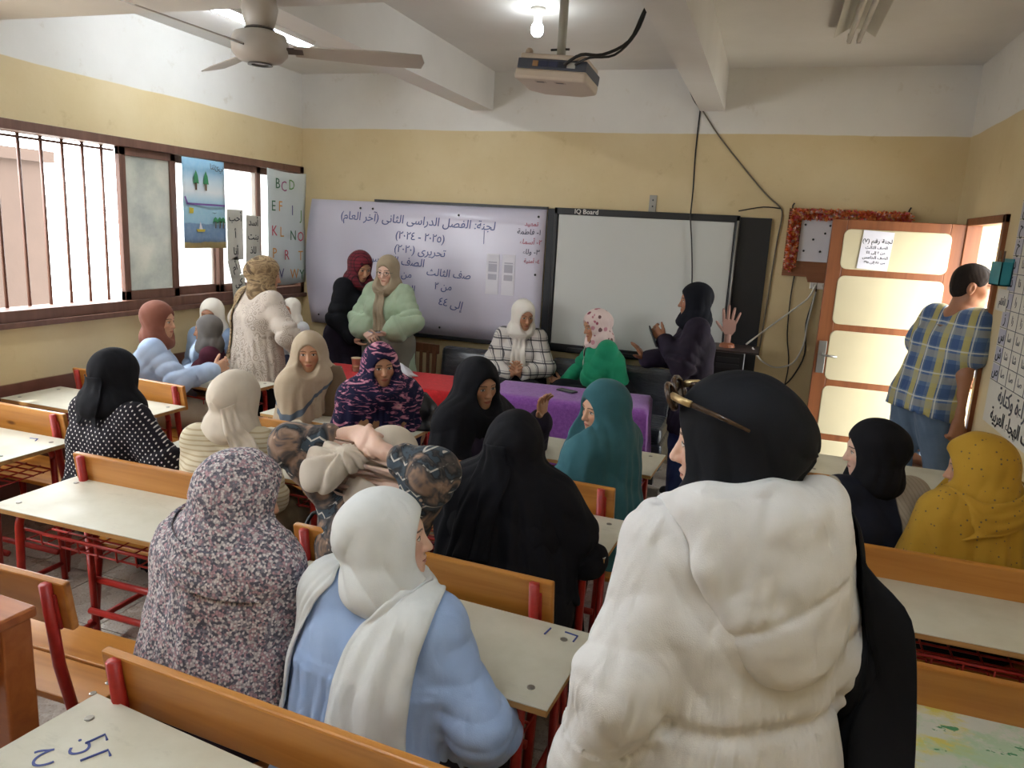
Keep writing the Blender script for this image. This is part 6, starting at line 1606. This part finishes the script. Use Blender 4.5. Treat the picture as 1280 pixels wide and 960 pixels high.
# 16 standing woman in maroon print headscarf and black abaya
K = fit(1.635, twist=-8, head=(-14, 20, 0), lean=9, arms={'R': {'to': (.02, .22, -.40), 'pole': (.6, -.7, 0), 'dir': (0, .9, -.35), 'palm': (-.3, 0, 1), 'curl': 15}, 'L': {'to': (.0, .2, -.4)}})
mar = cloth('maroon_plaid_scarf', '5c1420', '701c2a', pat_plaid([('u', .03, 0, .2, '1c0a10', .8), ('z', .03, 0, .2, '1c0a10', .7)]), wr=.25)
p16 = person('standing woman in maroon patterned headscarf and black abaya, head bowed', (-3.36, 5.86, 1.635), -96, K,
    [('headscarf', hijab_shape(K, vol=.006, neck=.09, drape=(.12, .12, .06), bun=.01, ph=.2), mar, .0075), ('abaya', top_shape(K, .02, -.2, .02, rs=(.085, .08, .06), amp=.009), black1, .010), ('skirt', skirt_shape(K, False, .14, .2), aubergine, .012)], OLIVE, .0075)

# 17 standing woman in sage green
K = fit(1.63, twist=4, head=(12, 10, 0), lean=2, wide=1.04, arms={'R': {'to': (-.06, .20, -.32), 'pole': (.9, -.4, -.1), 'dir': (-.9, .3, -.2), 'palm': (0, -.6, -.8), 'curl': 25}, 'L': {'to': (.0, .24, -.30), 'pole': (.9, -.4, -.1), 'dir': (.35, .9, 0), 'palm': (0, 0, 1), 'curl': 16}})
s = K['s']; N, U, R, F = K['N'], K['U'], K['R'], K['F']
sage = cloth('sage_green_cotton', '96a88c', 'a6b79c', wr=.3); taupe = cloth('taupe_chiffon', '94846c', 'a29279', wr=.25)
t17 = [([N+F*.13*s-U*.03*s-R*.0*s, N+F*.165*s-U*.12*s-R*.015*s, N+F*.175*s-U*.25*s-R*.02*s, N+F*.17*s-U*.40*s-R*.02*s], [.05, .05, .055, .06], .014, nrm(R), .03, (90, .009))]
p17 = person('standing woman with glasses in sage green shirt and taupe headscarf', (-3.06, 5.72, 1.63), 168, K,
    [('headscarf', hijab_shape(K, vol=.004, neck=.085, drape=(.125, .125, .07), ph=1.2, tails=t17), taupe, .007), ('shirt', top_shape(K, .03, -.24, .02, rs=(.09, .085, .055), upto=.9, amp=.01, puff=.02), sage, .008), ('skirt', skirt_shape(K, False, .13, .2), cloth('olive_grey_skirt', '6e6a5c', '7a7668'), .012)], LIGHT, .006)
gl = empty('eyeglasses', head_world(K, p17, (0, .1, 0)), 0, 'thin-rimmed eyeglasses on the sage green woman', 'glasses'); W0 = Vector(gl.location); hw = lambda x, y, z: head_world(K, p17, (x, y, z))-W0
for sx in (-1, 1):
    MB().tube([hw(sx*.031+.021*math.cos(a), .104-.01*abs(math.cos(a))*(1 if math.cos(a)*sx > 0 else 0), -.003+.017*math.sin(a)) for a in [2*PI*i/16 for i in range(16)]], .0014, 5, closed=True).build('rim', M_black_pl, gl)
    MB().tube([hw(sx*.052, .096, .0), hw(sx*.075, .06, .0)], .0014, 5).build('temple', M_black_pl, gl)
MB().tube([hw(-.01, .105, 0), hw(.01, .105, 0)], .0014, 5).build('bridge', M_black_pl, gl)
def hand_world(K, p, n, d, off):
    a = K['hand'+n]; w = K['W'+n]+nrm(a['dir'])*d+np.array(off); c_, s_ = math.cos(p.rotation_euler.z), math.sin(p.rotation_euler.z)
    return (p.location.x+c_*w[0]-s_*w[1], p.location.y+s_*w[0]+c_*w[1], w[2])
phone('mobile_phone', hand_world(K, p17, 'L', .085, (0, 0, .017)), p17.rotation_euler.z-.4, 'pale mobile phone lying on the open hand of the sage green woman', dark='b9b4c4')

# 18 white headscarf and windowpane plaid
K = fit(1.325, sit=True, seat=.47, head=(30, 10, 0), lean=8, arms={'R': {'to': (-.10, .26, -.26), 'pole': (.9, -.3, -.3), 'dir': (-.5, .6, .6), 'palm': (-.8, -.2, .3), 'curl': 15}, 'L': {'to': (-.10, .26, -.26), 'pole': (.9, -.3, -.3), 'dir': (.5, .6, .6), 'palm': (.8, -.2, .3), 'curl': 15}})
s = K['s']; N, U, R, F = K['N'], K['U'], K['R'], K['F']
plaid = cloth('white_black_windowpane', 'd2ccc4', 'dad5ce', pat_plaid([('u', .085, .0, .14, '2a2a34', .85), ('z', .09, .0, .13, '2a2a34', .85), ('u', .085, .24, .30, '55555f', .6), ('z', .09, .24, .30, '55555f', .6)]), wr=.2)
t18 = [([N+F*.12*s-U*.03*s, N+F*.16*s-U*.12*s, N+F*.175*s-U*.24*s, N+F*.17*s-U*.36*s], [.055, .055, .065, .075], .014, nrm(R), .03, (85, .009))]
person('smiling woman in white headscarf and black-and-white plaid blouse at the front', (-1.90, 6.0, 1.325), 192, K,
    [('headscarf', hijab_shape(K, vol=.006, neck=.085, drape=(.115, .115, .06), ph=2., tails=t18), ivory, .007), ('blouse', top_shape(K, .022, -.12, rs=(.08, .075, .06), upto=.88), plaid, .008), ('skirt', skirt_shape(K, True), black1, .014)], TAN, .0065, smile=1)

# 19 green sweater, chin on hand
K0 = fit(1.305, sit=True, seat=.47, head=(10, 12, 0), lean=18)
H, M, s = K0['H'], K0['HM'], K0['s']; g = lambda x, y, z: H+s*(M.T @ np.array([x, y, z]))
K = fit(1.305, sit=True, seat=.47, head=(10, 12, 0), lean=18, arms={'L': {'at': tuple(g(-.03, .085, -.175)), 'pole': (.35, .35, -1), 'dir': tuple(M.T @ np.array([.25, -.25, 1])), 'palm': tuple(M.T @ np.array([.4, -.9, .2])), 'curl': 45}, 'R': {'to': (.05, .36, -.26), 'pole': (.9, -.3, -.4), 'dir': (.3, 1, .35), 'palm': (-.5, 0, 1), 'curl': 14, 'spread': 7}})
green = cloth('emerald_jersey', '0f8058', '178a63', wr=.25)
flo = cloth('blush_floral_chiffon', 'cbb3ac', 'd6c2ba', pat_floral(['8a3a4c', 'a8606c', '6a4a48', 'b98088'], 24), wr=.2)
N, U, R, F = K['N'], K['U'], K['R'], K['F']
t19 = [([N+F*.12*s-U*.02*s+R*.02, N+F*.15*s-U*.12*s+R*.02, N+F*.16*s-U*.26*s+R*.03], [.06, .065, .07], .014, nrm(R), .03, (85, .009))]
person('woman in emerald green sweater and pink floral headscarf resting chin on hand', (-1.30, 5.92, 1.305), 118, K,
    [('headscarf', hijab_shape(K, vol=.004, neck=.085, drape=(.12, .115, .06), ph=1.5, bun=.01, tails=t19), flo, .007), ('sweater', top_shape(K, .022, -.14, rs=(.08, .075, .055), upto=.88), green, .008), ('skirt', skirt_shape(K, True), black1, .014)], TAN, .0065)

# 20 standing woman in black with phone
K = fit(1.61, twist=4, head=(2, 4, 0), lean=2, arms={'L': {'to': (-.05, .22, -.08), 'pole': (.4, -.1, -1), 'dir': (.1, .75, .6), 'palm': (.9, -.3, .1), 'curl': 45, 'thumb': 35}, 'R': {'to': (-.04, .34, -.26), 'pole': (.5, -.3, -1), 'dir': (.0, .6, .9), 'palm': (.1, 1, -.3), 'curl': 8, 'spread': 9, 'thumb': 60}})
ab20 = top_shape(K, .026, -.30, .03, rs=(.09, .085, .065), upto=.9, amp=.009, ph=.7)
p20 = person('standing woman in black headscarf and black tunic over jeans, gesturing', (-.47, 5.40, 1.615), 96, K,
    [('headscarf', hijab_shape(K, vol=.004, neck=.085, drape=(.125, .118, .06), ph=.6), cloth('midnight_jersey', '0c0d16', '12131d', wr=.2), .007), ('tunic', ab20, aubergine, .008), ('jeans', trouser_shape(K, (.11, .095, .11), .008), cloth('dark_denim', '1f3050', '2a3f66', wr=.4), .009)], BROWN, .006)
shoe_pair(K, plain('grey_canvas_shoe', '4c4a4c', .7), p20, .009)
ph = phone('mobile_phone', hand_world(K, p20, 'L', .06, (-.015, .035, -.02)), p20.rotation_euler.z, 'black mobile phone held in front by the standing woman in black', rx=rad(65), ry=rad(25))

# 21 man in the doorway
K = fit(1.86, s=1.1, twist=-6, head=(-34, 4, 0), lean=14, wide=1.1, arms={'R': {'to': (.05, .07, -.50), 'pole': (.5, -.9, 0), 'curl': 55}, 'L': {'to': (-.02, .22, -.28), 'pole': (.8, -.7, -.2), 'curl': 40}}, legs={'L': {'fwd': -.05}, 'R': {'fwd': .12}})
s = K['s']
shirtp = cloth('blue_yellow_check', '6c7e98', '76889e', pat_plaid([('u', .16, 0, .34, '3d5c8c', .75), ('z', .15, 0, .36, '35507c', .6), ('u', .16, .5, .8, 'c2b25a', .75), ('z', .15, .52, .8, 'a8a48c', .5), ('u', .16, .86, .92, 'd8dad2', .7), ('z', .15, .88, .94, 'd8dad2', .6)]), wr=.3)
K['hem'] = 0
sh21 = top_shape(K, .012, -.09, 0., rs=(.085, .085, .06), upto=0, bust=0, amp=.008, vert=.004)
hair = Shape(); H, M = K['H'], K['HM']; g = lambda x, y, z: H+s*(M.T @ np.array([x, y, z]))
hair.ell(g(0, -.016, .03), tuple(q*s for q in (.080, .098, .088)), M, .02); hair.ell(g(0, -.045, -.02), tuple(q*s for q in (.070, .062, .065)), M, .03)
hair.ell(g(0, .10, -.03), tuple(q*s for q in (.095, .075, .10)), M, .012, '-'); hair.half(g(0, 0, -.065), M.T @ np.array([0, .35, -1]), .01)
for sx in (-1, 1): hair.ell(g(sx*.085, .0, -.02), tuple(q*s for q in (.02, .03, .045)), M, .01, '-')
hair.post = fold_post(.0016, 90, 1.)
p21 = person('man in blue and yellow checked shirt and jeans leaning out of the doorway', (1.215, 5.3, 1.86), -62, K,
    [('shirt', sh21, shirtp, .008), ('jeans', trouser_shape(K, (.108, .085, .08), .007), cloth('faded_denim', '566a80', '66788c', wr=.4), .009), ('hair', hair, cloth('short_black_hair', '1c1714', '2a221c', wr=.8, weave=500), .007)], BROWN, .0065, male=True)
shoe_pair(K, plain('brown_leather', '3c2a20', .5), p21, .010)

# 22 black headscarf, navy and beige vest, profile
K = fit(1.245, sit=True, s=.95, wide=1.08, head=(68, 8, 0), lean=6, arms={'L': {'to': (-.02, .3, -.28)}, 'R': {'to': (-.02, .28, -.3)}})
def pat_vest(b, co, c):
    x, y, z = b.xyz(co); rib = b.math('FRACT', b.mul(b.add(x, b.mul(z, .5)), 55.)); bg_ = b.mix(b.mul(b.step(rib, .4, .3), .35), 'b3a794', '8d8272')
    c = b.mix(b.step(x, .04, .046), c, bg_); return b.mix(b.step(x, -.175, -.18), c, bg_)
vest = cloth('navy_vest_over_beige_knit', '171a26', '1e2230', pat_vest, wr=.2)
person('seated woman in black headscarf and navy-and-beige top, face in profile', (.455, 3.18, 1.245), 26, K,
    [('headscarf', hijab_shape(K, vol=.004, neck=.082, drape=(.11, .105, .05), bun=.012, ph=1.), black1, .0055), ('top', top_shape(K, .02, -.12, rs=(.082, .075, .055), upto=.95), vest, .0075), ('skirt', skirt_shape(K, True), black1, .014)], LIGHT, .0055)

# 23 yellow headscarf
K = fit(1.25, sit=True, s=.95, wide=1.12, head=(52, 8, 0), lean=6)
yel = cloth('mustard_dotted_cotton', 'a87f1e', 'b58c2a', pat_voro_dots(42, .17, '6b5a3a'), wr=.2)
s = K['s']; N, U, R, F = K['N'], K['U'], K['R'], K['F']
t23 = [([N+F*.10*s-R*.08*s-U*.02*s, N-R*.165*s+F*.01*s-U*.03*s, N-R*.08*s-F*.115*s-U*.045*s, N+R*.08*s-F*.12*s+U*.01*s, N+R*.16*s-F*.03*s+U*.05*s], [.05, .055, .055, .05, .045], .012, nrm(U), .025)]
hj = hijab_shape(K, vol=.010, neck=.10, drape=(.17, .15, .08), cape={'len': .48, 'r': .055, 'arm': .95}, ph=2.3, peak=1, capvert=.012, nv=9, tails=t23)
person('seated woman in long mustard yellow dotted headscarf at the right edge', (.80, 3.09, 1.25), 32, K,
    [('headscarf', hj, yel, .006), ('dress', top_shape(K, .012, -.1, rs=(.075, .065, .05)), aubergine, .010), ('skirt', skirt_shape(K, True), black1, .014)], OLIVE, .006)
if DEBUG: print('SCRIPT %.1fs tris %d' % (time.time()-T0, TRIS))
